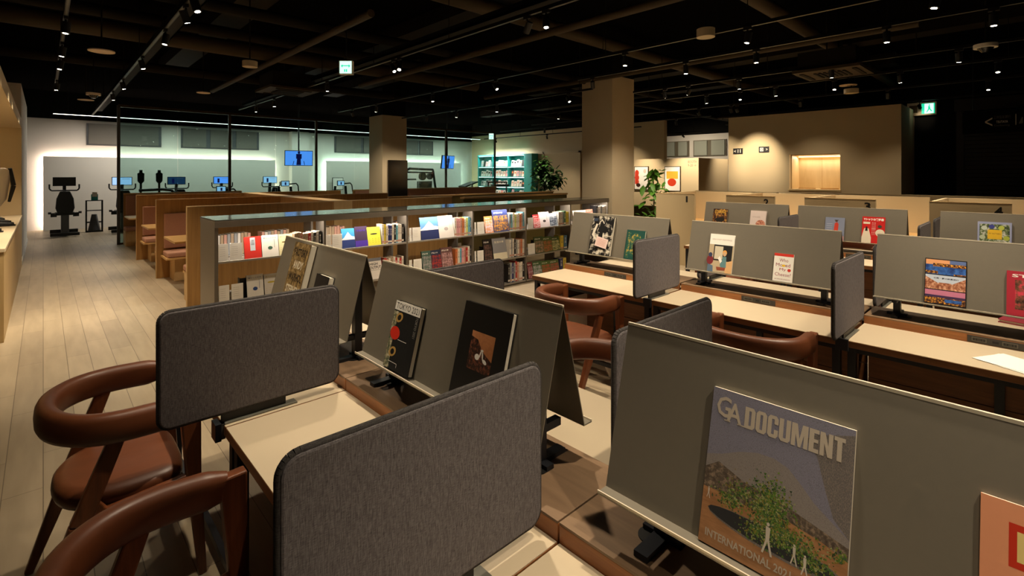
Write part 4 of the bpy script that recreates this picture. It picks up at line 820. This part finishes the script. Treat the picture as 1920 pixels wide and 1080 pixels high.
FB = [(458, 491, 0, 443, (196, 40, 26), (176, 180, 184), 'red book with silver band, top shelf of the left bay', 1), (491, 523, 0, 440, (222, 214, 200), (60, 90, 70), 'white book with small green drawing, top shelf of the left bay', 4), (523, 550, 0, 438, (222, 210, 160), (130, 110, 60), 'cream book beside the brown artist book, top shelf', 5),
      (463, 495, 1, 514, (222, 216, 206), (40, 66, 120), 'white book with blue top, middle shelf of the left bay', 4), (496, 524, 1, 512, (206, 200, 190), (190, 170, 60), 'grey and white book with yellow line, middle shelf of the left bay', 5),
      (641, 666, 0, 428, (60, 150, 206), (30, 50, 110), 'sky-blue book with white skyline, second bay', 6), (666, 690, 0, 424, (60, 40, 70), (70, 40, 150), 'dark purple book, second bay top shelf', 0), (689, 714, 0, 425, (222, 218, 66), (40, 40, 30), 'bright yellow book with black oval, second bay', 5),
      (688, 692, 1, 486, (160, 40, 34), (20, 20, 20), 'red book edge beside the white output book', 0), (692, 717, 1, 483, (222, 214, 204), (26, 24, 26), 'white book reading HIGH OUTPUT under the second bay', 3),
      (789, 823, 0, 407, (90, 140, 196), (24, 34, 80), 'large blue book with snowy mountain, third bay', 6), (823, 851, 0, 404, (206, 198, 190), (160, 150, 146), 'large silver-white book, third bay top shelf', 4),
      (792, 810, 1, 470, (70, 96, 84), (170, 160, 160), 'grey-green fashion magazine, third bay middle shelf', 2), (809, 829, 1, 468, (44, 50, 74), (190, 60, 50), 'dark blue book with red lights, third bay middle shelf', 2), (828, 850, 1, 463, (104, 70, 66), (206, 160, 160), 'brown and pink book, third bay middle shelf', 2),
      (909, 925, 0, 405, (214, 130, 70), (206, 200, 214), 'orange and white book, fourth bay top shelf', 2), (925, 954, 0, 393, (30, 44, 100), (220, 150, 50), 'tall blue book with golden swirl, fourth bay', 2), (908, 924, 1, 448, (30, 24, 22), (120, 90, 80), 'dark book, fourth bay middle shelf', 2), (925, 951, 1, 445, (140, 138, 140), (226, 216, 190), 'grey and cream book, fourth bay middle shelf', 0),
      (1000, 1013, 0, 402, (196, 40, 44), (220, 200, 196), 'red book, fifth bay top shelf', 2), (1011, 1031, 0, 397, (226, 210, 210), (60, 50, 50), 'pinkish white book with animal drawing, fifth bay', 4), (1030, 1045, 0, 399, (206, 214, 222), (30, 40, 60), 'white and dark blue book, fifth bay', 2),
      (1003, 1020, 1, 443, (70, 84, 44), (190, 150, 130), 'green and brown magazine, fifth bay middle shelf, leftmost', 2), (1019, 1036, 1, 443, (84, 104, 50), (206, 110, 70), 'green magazine with orange picture, fifth bay middle shelf', 2), (1035, 1050, 1, 443, (70, 90, 40), (226, 216, 160), 'green magazine with pale centre, fifth bay middle shelf', 2),
      (990, 1000, 2, 491, (120, 40, 40), (180, 150, 160), 'dark red magazine, fifth bay bottom shelf', 2), (1000, 1017, 2, 489, (70, 100, 60), (206, 200, 210), 'green and white magazine, fifth bay bottom shelf', 2), (1016, 1033, 2, 488, (84, 110, 50), (200, 90, 60), 'green magazine with red picture, fifth bay bottom shelf', 2), (1032, 1049, 2, 486, (90, 110, 60), (206, 90, 80), 'green and pink magazine, fifth bay bottom shelf', 2),
      (1075, 1100, 0, 394, (222, 214, 204), (90, 90, 90), 'white book, sixth bay top shelf', 4), (1100, 1113, 0, 392, (200, 120, 100), (230, 220, 210), 'pinkish book with branching pattern, sixth bay', 2)]
for f in FB: face_book(*f)
PAL = {'w': (226, 216, 202), 'y': (222, 196, 60), 'n': (40, 46, 100), 'k': (26, 24, 26), 'c': (110, 176, 196), 'p': (226, 160, 166), 'o': (214, 120, 70), 'b': (70, 110, 140), 'g': (70, 110, 80), 'm': (200, 150, 130), 'r': (176, 44, 36), 't': (176, 150, 120), 'e': (150, 150, 150), 'l': (220, 222, 120)}
CN = {'w': 'white', 'y': 'yellow', 'n': 'navy', 'k': 'black', 'c': 'light blue', 'p': 'pink', 'o': 'orange', 'b': 'steel blue', 'g': 'green', 'm': 'tan pink', 'r': 'red', 't': 'tan', 'e': 'grey', 'l': 'lime'}
SPN = [(552, 603, 0, 434, 'ttmttrwkwk', 0), (716, 757, 0, 420, 'wywnnwkcwwk', 1), (721, 757, 1, 482, 'rmwtwrwrw', 1), (852, 885, 0, 408, 'wppmowlcb', 2), (854, 885, 1, 462, 'owcpmrwk', 2),
       (955, 986, 0, 399, 'ecwlwwomcb', 3), (955, 985, 1, 447, 'wewkewmoww', 3), (953, 986, 2, 490, 'kenermwwkw', 3), (1047, 1068, 0, 396, 'wwegyy', 4), (1051, 1063, 1, 440, 'yb', 4), (1050, 1062, 2, 484, 'ny', 4), (1118, 1140, 0, 385, 'kwewwe', 5)]
def spine(x, y, z, wd, hh, dp, k, lab, grp, flip=False):
    b = MB().box(.0, wd, 0, .0015, 0, hh, col(PAL[k])).box(0, .0012, 0, dp, 0, hh, col(PAL[k])).box(wd-.0012, wd, 0, dp, 0, hh, col(PAL[k])).box(.0012, wd-.0012, .0015, dp, .002, hh-.003, 'pages')
    dark = k in 'nkbgr'
    if not flip: b.text('本の題名'[:3], wd*.25, hh*.45, wd*.5, hh*.4, 'paper' if dark else 'outlet_grey', -.0005, 0, True); b.rect(0, hh*.06, wd, hh*.1, col(PAL['w'] if dark else PAL['m']), -.0004)
    o = b.build('book', loc=(x, y, z)); return tag(o, lab, 'book', grp)
for px0, px1, sh, pyt, cs, bay in SPN:
    x0, x1 = Xat(px0, BY0+.03), Xat(px1, BY0+.03); n = len(cs); zt = Zat((px0+px1)/2, pyt, Y=BY0+.03); base = min(.3, max(.17, zt-SZ[sh])); x = x0; wd = (x1-x0)/n
    for i, k in enumerate(cs):
        hh = base*random.uniform(.9, 1.02); ww = wd*.96
        spine(x, BY0+.025+random.uniform(0, .01), SZ[sh]+.001, ww, hh, .14, k, '%s book spine, %s from left among the upright books, %s bay, %s shelf' % (CN[k], ORD[i], BN[bay], SN[sh]), 'upright books on the bookcase'); x += wd
# books on the far side of the bookcase, tops showing behind
for bay, x0, n in ((0, 1.26, 11), (0, 1.72, 9), (1, 2.4, 8), (2, 3.35, 6), (3, 4.4, 6)):
    for i in range(n):
        k = random.choice('tmwet'); spine(x0+i*.032, BY1-.165, SZ[0]+.001, .03, .212+random.uniform(-.008, .008), .14, k, 'far-side upright book, %s, %s in its run' % ((BN[bay]+' bay') if not (bay == 0 and x0 > 1.5) else 'right half of first bay', ORD[i]), 'books on the far side of the bookcase', True)
# dark magazine holders behind the face-out books
for i, (x, z, wd) in enumerate(((1.42, .41, .3), (1.78, .41, .3), (3.6, .41, .4), (4.55, .41, .4), (5.6, .41, .35), (1.62, .81, .2), (3.95, .81, .3), (4.7, .81, .3), (5.6, .81, .35))):
    tag(MB().box(0, wd, 0, .008, 0, .2, 'gym_black').box(0, .006, 0, .07, 0, .2, 'gym_black').box(wd-.006, wd, 0, .07, 0, .2, 'gym_black').box(0, wd, 0, .07, 0, .006, 'gym_black').build('book_rest', loc=(x, BY0+.09, z+.001)), 'black book rest behind the face-out books, %s shelf, %s from left' % ('top' if z > .6 else 'middle', ORD[i if z < .6 else i-5]), 'book rest', 'black book rests on the bookcase')
# dark box under the far chair
tag(MB().box(3.36, 3.64, 2.86, 3.12, .0, .56, 'paper').box(3.35, 3.65, 2.85, 3.13, .56, .58, 'black_metal').build('low_box'), 'white box with black lid under the far end of the middle row', 'box')
# ------------------------------------------------------------------ wooden booths
PY = [7.25, 9.55, 11.85]
for i, y in enumerate(PY):
    t = thing('booth_partition', 'tall oak booth partition, %s from the bookcase' % ['nearest', 'second', 'farthest'][i], 'partition', (1.3, y, 0), group='oak booth partitions')
    box('panel', 0, 4.05, 0, .05, 0, 1.235, 'oak', t, .002); box('top_edge', 0, 4.05, -.002, .052, 1.235, 1.245, 'oak_light', t); box('end_edge', -.006, 0, 0, .05, 0, 1.245, 'oak_light', t)
t = thing('booth_partition', 'broad oak divider running lengthwise through the booths', 'partition', (3.16, 7.24, 0), group='oak booth partitions'); box('panel', 0, .29, -.005, 4.7, 0, 1.24, 'oak_light', t, .002)
def bench(x, y, L, face, lab, ext=0):
    """face -1: the sitter looks to -Y"""
    t = thing('booth_bench', lab, 'bench', (x, y, 0), 0 if face < 0 else PI, 'pink booth benches')
    if face > 0: t.location = (x+L, y, 0)
    box('bench_box', .12, L, -.42, 0, 0, .34, 'oak_light', t, .003); box('seat_board', 0, L, -.5, 0, .34, .37, 'oak_table', t, .003); box('seat_cushion', .02, L, -.5, -.06, .37, .45, 'pink_fabric', t, .02)
    b = MB(); n = max(2, int(L/.42)); w_ = (L-.06)/n
    for i in range(n): b.box(.04+i*w_, .04+(i+1)*w_-.004, -.06, 0, .47, 1.02, 'pink_fabric')
    b.build('back_cushion', t, .012)
for i, (y, f) in enumerate(((7.31, 1), (9.54, -1), (9.61, 1), (11.84, -1), (11.91, 1))):
    bench(1.35, y, 1.79, f, 'dusty pink bench with oak base on the %s side of the %s partition' % ('near' if f < 0 else 'far', ['nearest', 'second', 'second', 'farthest', 'farthest'][i]))
gb = thing('booth_bench', 'pink bench backed against the glass partition at the walkway', 'bench', (1.36, 14.68, 0), group='pink booth benches')
box('bench_box', .0, 2.5, -.42, 0, 0, .34, 'oak_light', gb, .003); box('seat_cushion', .0, 2.5, -.48, -.06, .35, .43, 'pink_fabric', gb, .02); box('back_board', 0, 2.5, -.05, 0, .34, 1.2, 'oak', gb); box('top_edge', 0, 2.5, -.08, 0, 1.17, 1.2, 'oak_light', gb)
b = MB(); [b.box(.04+i*.41, .04+(i+1)*.41-.004, -.11, -.05, .62, 1.15, 'pink_fabric') for i in range(6)]; b.build('back_cushion', gb, .012)
gb = thing('booth_bench', 'long pink bench back against the glass partition at right', 'bench', (7.0, 14.68, 0), group='pink booth benches')
box('bench_box', .0, 5.9, -.42, 0, 0, .34, 'oak_light', gb); box('back_board', 0, 5.9, -.05, 0, .34, 1.14, 'oak', gb); box('top_edge', 0, 5.9, -.1, 0, 1.13, 1.16, 'oak_light', gb)
b = MB(); [b.box(.04+i*.96, .04+(i+1)*.96-.006, -.11, -.05, .5, 1.125, 'pink_fabric') for i in range(6)]; b.build('back_cushion', gb, .012)
for i, y in enumerate((8.43, 10.73, 13.3)):
    t = thing('booth_table', 'oak table in the %s booth' % ['nearest', 'middle', 'farthest'][i], 'table', (1.29, y, 0), group='booth tables')
    box('table_top', 0, 1.7, -.42, .42, .70, .73, 'oak_table', t, .004); MB().box(.35, .41, -.03, .03, .0, .70, 'oak').box(1.1, 1.16, -.03, .03, 0, .7, 'oak').build('leg', t); MB().box(.36, .40, -.25, .25, 0, .03, 'clamp_grey').box(1.11, 1.15, -.25, .25, 0, .03, 'clamp_grey').build('foot', t)
# olive partition behind the bookcase
t = thing('low_partition', 'olive low partition with oak top behind the bookcase, left of the near pillar', 'partition', (5.6, 7.25, 0)); box('panel', 0, 2.9, 0, .06, 0, 1.19, 'olive_panel', t); box('top_edge', 0, 2.9, -.03, .1, 1.19, 1.225, 'oak_table', t, .003)
t = thing('low_partition', 'second oak partition farther behind, before the plant', 'partition', (5.4, 9.55, 0)); box('panel', 0, 5.2, 0, .06, 0, 1.13, 'olive_panel', t); box('top_edge', 0, 5.2, -.03, .1, 1.13, 1.16, 'oak_table', t, .003)
# ------------------------------------------------------------------ teal bookcase
tb = thing('teal_bookcase', 'brightly lit teal bookcase against the back wall', 'bookcase', (15.6, 15.8, 0))
box('back_panel', .36, .38, 0, 3.2, 0, 2.55, 'teal', tb); box('top_panel', -.02, .38, -.06, 3.26, 2.5, 2.55, 'teal', tb)
for k in range(4): box('side_panel' if k in (0, 3) else 'upright', 0, .38, k*1.08-.03, k*1.08+.0 if k else .0, 0, 2.5, 'teal', tb)
box('side_panel', -.02, .38, -.5, -.03, 0, 2.55, 'teal', tb)
TZs = [2.0, 1.53, 1.07, .62, .2]
for z in TZs: box('shelf', 0, .36, 0, 3.2, z-.03, z, 'teal', tb)
b = MB(); [b.box(.02, .03, .03, 3.17, z, z+.012, 'teal_led') for z in (2.48, 1.95, 1.48, 1.02)]; b.build('shelf_light', tb)
n = 0
for si, z in enumerate(TZs[:4]):
    for k in range(3):
        for j in range(5 if k != 1 else 6):
            y = 15.8+k*1.08+.06+j*.175; c = random.choice('wwwwwpek'); n += 1; hh = random.uniform(.24, .32); wd = .15
            o = MB().box(0, .02, 0, wd, 0, hh, 'pages').box(-.001, 0, 0, wd, 0, hh, col(PAL[c])).box(-.002, -.001, wd*.2, wd*.8, hh*.5, hh*.8, col(PAL[random.choice('kmeo')])).build('book', loc=(15.66, y, z+.001), rot=(0, .2, 0))
            tag(o, '%s book, teal bookcase %s shelf, %s from the right' % (CN[c], ORD[si], ORD[[0, 5, 11][k]+j]), 'book', 'books on the teal bookcase')
l = bpy.data.lights.new('teal', 'AREA'); l.shape = 'RECTANGLE'; l.size = .1; l.size_y = 3; l.energy = 70; l.color = (.9, 1, .97)
lo = bpy.data.objects.new('lamp_light', l); C.objects.link(lo); lo.location = (15.5, 17.4, 2.62); lo.rotation_euler = (0, -.45, 0)
struct(MB().box(15.93, 16, 12.9, 14.9, 0, 2.55, 'beige_wall').box(15.9, 15.93, 12.85, 12.95, 0, 2.6, 'cream_panel').box(15.9, 15.93, 14.85, 14.95, 0, 2.6, 'cream_panel').box(15.9, 15.93, 12.85, 14.95, 2.52, 2.6, 'cream_panel').build('door_2'))
# ------------------------------------------------------------------ plants
def leaves(n, gen, size, m, seed):
    rr = random.Random(seed); b = MB()
    for i in range(n):
        p = Vector(gen(rr)); a = rr.random()*2*PI; tl = rr.uniform(-.9, .5); s = size*rr.uniform(.7, 1.3)
        d = Vector((math.cos(a)*math.cos(tl), math.sin(a)*math.cos(tl), math.sin(tl))); q = d.cross(Vector((0, 0, 1))).normalized(); u = q.cross(d)
        V = [p, p+d*s*.35+q*s*.22-u*s*.03, p+d*s*.75+q*s*.17-u*s*.08, p+d*s-u*s*.2, p+d*s*.75-q*s*.17-u*s*.08, p+d*s*.35-q*s*.22-u*s*.03, p+d*s*.5+u*s*.05]
        b.add([tuple(v) for v in V], [(0, 1, 6), (1, 2, 6), (2, 3, 6), (3, 4, 6), (4, 5, 6), (5, 0, 6)], m, True)
    return b
pt = thing('potted_tree', 'bushy potted tree standing before the back wall beside the teal bookcase', 'plant', (12.6, 11.65, 0))
MB().cyl((0, 0, 0), (0, 0, .42), .2, 'pot_dark', r1=.25, n=24).build('pot', pt)
MB().cyl((0, 0, .4), (-.06, .08, 1.25), .04, 'bark', r1=.03).cyl((-.06, .08, 1.25), (.02, .3, 1.75), .028, 'bark', r1=.012).cyl((-.06, .08, 1.25), (.03, -.3, 1.6), .024, 'bark', r1=.01).cyl((-.06, .08, 1.25), (0, .05, 2.0), .024, 'bark', r1=.01).build('trunk', pt)
def g1(rr):
    c = rr.choice(((-.0, .33, 1.72, .24, .30), (.0, .1, 1.95, .16, .25), (.03, -.3, 1.5, .32, .33), (.0, .05, 1.35, .34, .22)))
    return (c[0]+rr.gauss(0, c[3]*.5), c[1]+rr.gauss(0, c[3]*.5), c[2]+rr.gauss(0, c[4]*.5))
leaves(820, g1, .18, 'leaf_dark', 5).build('foliage', pt)
pt = thing('potted_plant', 'light green leafy plant right of the near pillar', 'plant', (9.25, 5.53, 0))
MB().cyl((0, 0, 0), (0, 0, .4), .16, 'pot_dark', r1=.2, n=24).build('pot', pt)
MB().tube([(0, 0, .4), (.03, .02, .8), (-.03, -.03, 1.1), (.02, .02, 1.4), (0, 0, 1.7)], .013, 'bark').tube([(.03, .02, .8), (.12, -.18, 1.05), (.12, -.3, 1.2)], .008, 'bark').tube([(-.03, -.03, 1.1), (.05, -.15, 1.3)], .007, 'bark').build('stem', pt)
def g2(rr):
    z = rr.uniform(.75, 1.8); k = .22*(1.9-z)+.06
    return (rr.gauss(0, k*.5), rr.gauss(-.04, k*.7), z)
leaves(80, g2, .24, 'leaf_green', 9).build('foliage', pt)
tag(MB().box(10.9, 11.0, 6.35, 7.1, .55, .86, 'olive_panel').box(10.9, 11.35, 6.35, 7.1, .42, .55, 'olive_panel').box(10.9, 10.94, 6.35, 6.39, 0, .42, 'black_metal').box(10.9, 10.94, 7.06, 7.1, 0, .42, 'black_metal').box(11.3, 11.34, 6.35, 6.39, 0, .42, 'black_metal').box(11.3, 11.34, 7.06, 7.1, 0, .42, 'black_metal').build('low_sofa', bevel=.01), 'dark olive seat behind the green plant', 'sofa')
# ------------------------------------------------------------------ numbered study booths
NB = [(4.97, 4.21), (3.65, 2.88), (2.46, 1.57), (1.0, .24)]; XB = 8.4; NZ = 1.29
for i, (ya, yb) in enumerate(NB):
    t = thing('study_booth', 'cream study booth with a black number %s on its front' % ['one', 'two', 'three', 'four'][i], 'booth', (XB, yb, 0), group='numbered study booths')
    L = ya-yb
    box('front_panel', 0, .04, 0, L, 0, NZ, 'cream_panel', t, .002); box('side_panel', .04, 1.5, L-.04, L, 0, NZ, 'cream_panel', t, .002)
    box('back_panel', 1.5, 1.54, -.40, L, 0, NZ, 'cream_panel', t, .002); box('desk_top', .9, 1.5, -.39, L-.04, .70, .73, 'oak_table', t)
    box('top_cap', -.003, .043, 0, L, NZ-.001, NZ+.004, 'oak_light', t)
    b = MB(); b.M = Matrix.Rotation(-PI/2, 4, 'Z'); yy = Yat((1290, 1437, 1627, 1873)[i], XB)-yb; b.text(str(i+1), -yy-.04, NZ-.15, .035 if i == 0 else .075, .11, 'outlet_slot', -.002, .03); b.build('number', t)
for i, (x, y0, y1, z) in enumerate(((10.6, 3.6, 5.3, 1.28), (11.4, -1, 3.4, 1.27))):
    t = thing('low_partition', ['long cream partition wall behind booth 1 and 2', 'long cream partition wall under the service window'][i], 'partition', (x, y0, 0)); box('panel', 0, .12, 0, y1-y0, 0, z, 'cream_panel', t, .002)
# ------------------------------------------------------------------ gym equipment
def bike(x, y, scr, lab, z=0):
    t = thing('exercise_bike', lab, 'exercise machine', (x, y, z))
    pts = []; 
    MB().prism([(-.15, .62), (-.19, .75), (-.17, 1.0), (-.1, 1.19), (.1, 1.19), (.17, 1.0), (.19, .75), (.15, .62)], -.04, .05, 'gym_black').build('backrest', t, .02)
    MB().box(-.2, .2, -.0, .42, .56, .63, 'gym_black').build('seat', t, .02); MB().box(-.08, .08, .02, .25, .08, .56, 'gym_grey').build('seat_post', t, .01)
    MB().box(-.29, .29, -.05, .06, .02, .1, 'gym_black').box(-.29, .29, .85, .95, .02, .12, 'gym_black').box(-.06, .06, 0, .9, .05, .14, 'gym_grey').build('base', t, .01)
    for s in (-1, 1):
        MB().tube([(s*.3, .5, 1.37), (s*.3, .5, 1.25), (s*.26, .5, 1.2), (0, .55, 1.2)], .018, 'gym_black').build('handlebar', t)
        MB().box(s*.22-.06, s*.22+.06, .05, .2, .52, .62, 'gym_black').box(s*.3-.03, s*.3+.03, -.02, .15, .6, .65, 'gym_black').build('side_grip', t)
    MB().bar((0, .9, .1), (0, .62, 1.35), .1, .07, 'gym_black').build('console_post', t)
    q = MB().box(-.235, .235, .6, .64, 1.32, 1.56, 'gym_black'); c = q.build('console_screen', t, .004)
    if scr:
        s_ = MB().rect(-.22, 1.335, .44, .21, scr, .598); s_.rect(-.12, 1.36, .06, .14, 'screen_navy', .596); s_.rect(.0, 1.5, .18, .01, 'paper', .596).build('display', c)
bike(.42, 17.6, None, 'exercise bike with black screen standing on the bright floor left of the glass'); bike(1.66, 17.6, 'screen_light', 'exercise bike with lit screen cut by the glass edge post')
bike(3.0, 17.7, 'screen_dim', 'exercise bike with dark picture screen, third from left'); bike(4.3, 18.0, 'screen_blue', 'exercise bike with bright blue screen behind the second glass post'); bike(5.85, 18.1, 'screen_light', 'exercise bike with pale screen near the wall pilaster')
def smallscr(x, y, z, lab, cab=True):
    t = thing('treadmill', lab, 'exercise machine', (x, y, 0))
    MB().box(-.13, .13, 0, .03, z-.09, z+.09, 'gym_black').build('console', t, .004); q = MB().rect(-.11, z-.07, .22, .14, 'screen_light', -.002); q.rect(-.02, z-.05, .05, .09, 'screen_navy', -.004); q.build('display', t)
    MB().tube([(.12, .0, z-.02), (.34, 0, z-.0), (.40, 0, z-.08), (.42, .0, z-.3)], .02, 'gym_black').build('handrail', t)
    for s in (-1, 1): MB().bar((s*.3, .1, 0), (s*.18, .05, z-.1), .05, .07, 'gym_black').build('upright', t)
    MB().box(-.36, .36, -1.4, .2, .05, .18, 'gym_black').build('deck', t, .01)
smallscr(3.83, 16.6, 1.2, 'treadmill with small lit screen just above the booth partitions'); smallscr(5.65, 16.6, 1.34, 'treadmill with small lit screen beside the hanging video screen'); smallscr(7.5, 16.6, 1.33, 'treadmill with small blue screen left of the television pillar')
# punching-style machine with two upright pads
pm = thing('twin_pad_machine', 'dark machine with two upright rounded pads behind the glass', 'exercise machine', (2.02, 17.5, 0))
for s in (0, .43):
    MB().prism([(s-.075, 1.44), (s-.08, 1.66), (s-.035, 1.69), (s-.035, 1.76), (s+.035, 1.76), (s+.035, 1.69), (s+.08, 1.66), (s+.075, 1.44), (s+.03, 1.38), (s-.03, 1.38)], 0, .06, 'gym_black').build('pad', pm)
    MB().box(s-.025, s+.025, .02, .06, 0, 1.4, 'gym_black').build('upright', pm)
MB().tube([(-.05, 0, 1.18), (.5, 0, 1.2), (.72, 0, 1.17), (.82, 0, 1.05)], .04, 'gym_black').build('cross_bar', pm)
hm = thing('weight_machine', 'large dark arched weight machine right of the television pillar', 'exercise machine', (11.1, 17.2, 0))
MB().tube([(-.75, 0, 0), (-.72, 0, 1.5), (-.66, 0, 1.78), (-.5, 0, 1.86), (.6, 0, 1.82), (.66, 0, 1.5), (.9, 0, 0)], .05, 'gym_grey').tube([(-.6, 0, 1.72), (.6, 0, 1.7)], .035, 'gym_grey').build('frame', hm)
MB().cyl((.1, -.05, 1.55), (.1, .05, 1.55), .16, 'gym_black', n=24).cyl((.45, -.05, 1.55), (.45, .05, 1.55), .13, 'gym_black', n=24).build('pulley', hm)
MB().box(-.1, .5, -.1, .1, .3, 1.35, 'gym_black').box(-.7, -.2, -.03, .03, 1.4, 1.46, 'gym_grey').build('weight_stack', hm, .01)
tr = thing('treadmill', 'dark low console machine near the teal bookcase', 'exercise machine', (13.4, 17.0, 0)); MB().bar((-.35, 0, 1.1), (.35, 0, 1.3), .5, .06, 'gym_black').build('console', tr, .01); MB().box(-.3, -.24, 0, .06, 0, 1.1, 'gym_grey').box(.2, .26, 0, .06, 0, 1.2, 'gym_grey').build('upright', tr); MB().box(-.36, .36, -.8, .6, 0, .15, 'gym_black').build('deck', tr)
tr = thing('exercise_bench', 'dark bench frame with rail at the right end of the gym', 'exercise machine', (14.4, 16.2, 0)); MB().box(-.55, -.5, 0, .05, 0, 1.32, 'gym_black').box(.5, .55, 0, .05, 0, 1.3, 'gym_black').box(-.55, .55, 0, .05, 1.26, 1.32, 'gym_black').box(-.55, .0, 0, .05, 1.0, 1.05, 'gym_black').build('frame', tr); MB().box(-.25, .5, -.2, .2, 1.1, 1.2, 'gym_black').build('pad', tr, .02)
def hangtv(x, y, z, rz, tilt, lab):
    t = thing('hanging_screen', lab, 'television', (x, y, z), 0); t.rotation_euler = (tilt, 0, rz)
    MB().box(-.46, .46, 0, .05, -.27, .27, 'gym_black').build('casing', t, .004); q = MB().rect(-.44, -.25, .88, .5, 'screen_blue', -.002); q.rect(-.09, -.02, .18, .17, 'screen_navy', -.004); q.ell(0, .2, .04, .05, 'screen_navy', -.005); q.poly([(-.06, -.02), (.06, -.02), (.07, -.24), (-.08, -.24)], 'screen_navy', -.006)
    q.poly([(-.2, -.24), (-.17, -.1), (-.15, -.1), (-.18, -.24)], 'screen_navy', -.005); q.poly([(.2, -.24), (.17, -.1), (.15, -.1), (.18, -.24)], 'screen_navy', -.005); q.build('display', t)
    p = MB().cyl((0, .05, 0), (0, .06, 4.1-z), .025, 'gym_black').build('hanging_pole', t); p.rotation_euler = (-tilt, 0, 0)
hangtv(6.55, 17.9, 2.2, -.25, .12, 'blue lit screen hanging in the gym left of the pillar, showing a figure'); hangtv(11.9, 16.4, 2.12, .38, .12, 'blue lit screen seen obliquely, hanging at the right end of the gym')
bk = thing('mat_rack', 'small dark rack with a net bag and green box on top beside the bike', 'rack', (1.06, 18.6, 0))
MB().box(-.19, .19, -.01, .0, .25, .29, 'gym_grey').box(-0.19, -0.16, -0.2, -0.17, 0, .9, 'gym_black').box(0.16, 0.19, -0.2, -0.17, 0, .9, 'gym_black').box(-0.19, -0.16, -0.03, 0, 0, .9, 'gym_black').box(0.16, 0.19, -0.03, 0, 0, .9, 'gym_black').box(-.19, .19, -.2, 0, 0, .04, 'gym_black').box(-.19, .19, -.2, 0, .88, .9, 'gym_black').box(-.19, .19, -.2, 0, .6, .62, 'gym_black').build('frame', bk); MB().cyl((0, -.1, .05), (0, -.1, .5), .14, 'gym_grey', r1=.06, n=14).build('net_bag', bk)
tag(MB().box(.99, 1.14, 18.45, 18.5, .901, 1.07, 'teal').box(1.01, 1.12, 18.44, 18.45, 1.0, 1.13, 'white_plastic').build('leaflet_box'), 'small green leaflet box standing on the dark rack', 'box')
tag(MB().box(8.5, 8.95, 19.6, 19.62, 1.0, 1.5, 'gym_black').rect(8.52, 1.02, .41, .46, 'paper', 19.598).box(8.7, 8.72, 19.6, 19.64, 0, 1.0, 'gym_black').build('notice_board'), 'white framed notice stand left of the television pillar', 'notice')
# ------------------------------------------------------------------ things at the left counter
g = thing('hanging_jacket', 'pale garment with black sleeve hanging at the end of the long counter', 'clothing', (-.40, 10.8, 1.12), .2)
b = MB(); n = 10
V = []; 
for j, (z, w0, w1) in enumerate(((.62, .1, .32), (.58, -.05, .38), (.4, -.08, .37), (.15, -.06, .34), (0, .0, .25))):
    for i in range(n+1): x = w0-.35+(w1-w0+.0)*i/n; V.append((x+.0, .02*math.sin(i*1.7+j), z))
b.add(V, [(j*(n+1)+i, j*(n+1)+i+1, (j+1)*(n+1)+i+1, (j+1)*(n+1)+i) for j in range(4) for i in range(n)], 'white_plastic', True); o = b.build('body', g); q = o.modifiers.new('s', 'SOLIDIFY'); q.thickness = .012
MB().bar((.03, 0, .62), (.07, 0, .35), .06, .04, 'gym_black', .08, .05).bar((.07, 0, .35), (.02, 0, .1), .08, .05, 'gym_black', .05, .03).build('sleeve', g, .01)
MB().cyl((-.1, 0, .62), (-.1, 0, 1.33), .006, 'clamp_grey').build('hanger', g)
def shoe(x, y, lab, boot=False, rz=0):
    t = thing('boot' if boot else 'shoe', lab, 'shoe', (x, y, .921), rz)
    MB().prism([(-.12, -.035), (-.08, -.045), (.06, -.04), (.13, -.03), (.14, 0), (.13, .03), (.06, .045), (-.08, .04), (-.12, .03)], 0, .018, 'gym_black', 'z').build('sole', t)
    V = []; secs = ((-.12, .03, .05 if not boot else .22), (-.06, .036, .06 if not boot else .22), (0, .038, .055 if not boot else .12), (.06, .04, .045 if not boot else .06), (.12, .03, .03))
    for x_, w_, h_ in secs: V += [(x_, w_*math.cos(a), .018+h_*max(0, math.sin(a))) for a in [PI*i/8 for i in range(9)]]
    MB().add(V, [(j*9+i, j*9+i+1, (j+1)*9+i+1, (j+1)*9+i) for j in range(4) for i in range(8)]+[tuple(range(9)), tuple(range(36, 45))[::-1]], 'leather' if 0 else 'gym_black', True).build('upper', t)
shoe(-.42, 9.9, 'low black shoe on the counter, nearest of the front pair', rz=.2); shoe(-.46, 10.3, 'low black shoe on the counter behind the nearest one', rz=.1); shoe(-.55, 10.9, 'black ankle boot on the counter under the hanging garment', True, .1); shoe(-.5, 8.9, 'low black shoe on the counter at the picture edge', rz=.1)

# small things under the desks
tb_ = thing('tote_bag', 'pale cloth bag lying on the floor under the middle desk row', 'bag', (3.5, 2.42, 0), .4)
V = []; n = 12
for j, (z, k) in enumerate(((0, .9), (.05, 1.05), (.12, 1.0), (.2, .8), (.24, .45), (.25, .1))):
    V += [(.17*k*math.cos(2*PI*i/n)*(1+.12*math.sin(3*i+j)), .11*k*math.sin(2*PI*i/n)*(1+.1*math.cos(2*i+j)), z) for i in range(n)]
MB().add(V, [(j*n+i, j*n+(i+1) % n, (j+1)*n+(i+1) % n, (j+1)*n+i) for j in range(5) for i in range(n)]+[tuple(range(n))[::-1], tuple(range(5*n, 6*n))], 'paper', True).build('bag_body', tb_)
MB().tube([(-.08, 0, .2), (-.07, .02, .32), (0, .03, .37), (.07, .02, .32), (.08, 0, .2)], .006, 'grommet_black').build('handle', tb_)
cb = []
for i in range(14): t = i/13; cb.append((.60+.03*math.sin(t*5), 1.80-.10*t, .68-.64*t))
tag(MB().tube(cb, .004, 'clamp_grey').build('power_cable'), 'thin pale cable hanging under the nearest desk behind the armchair', 'cable')
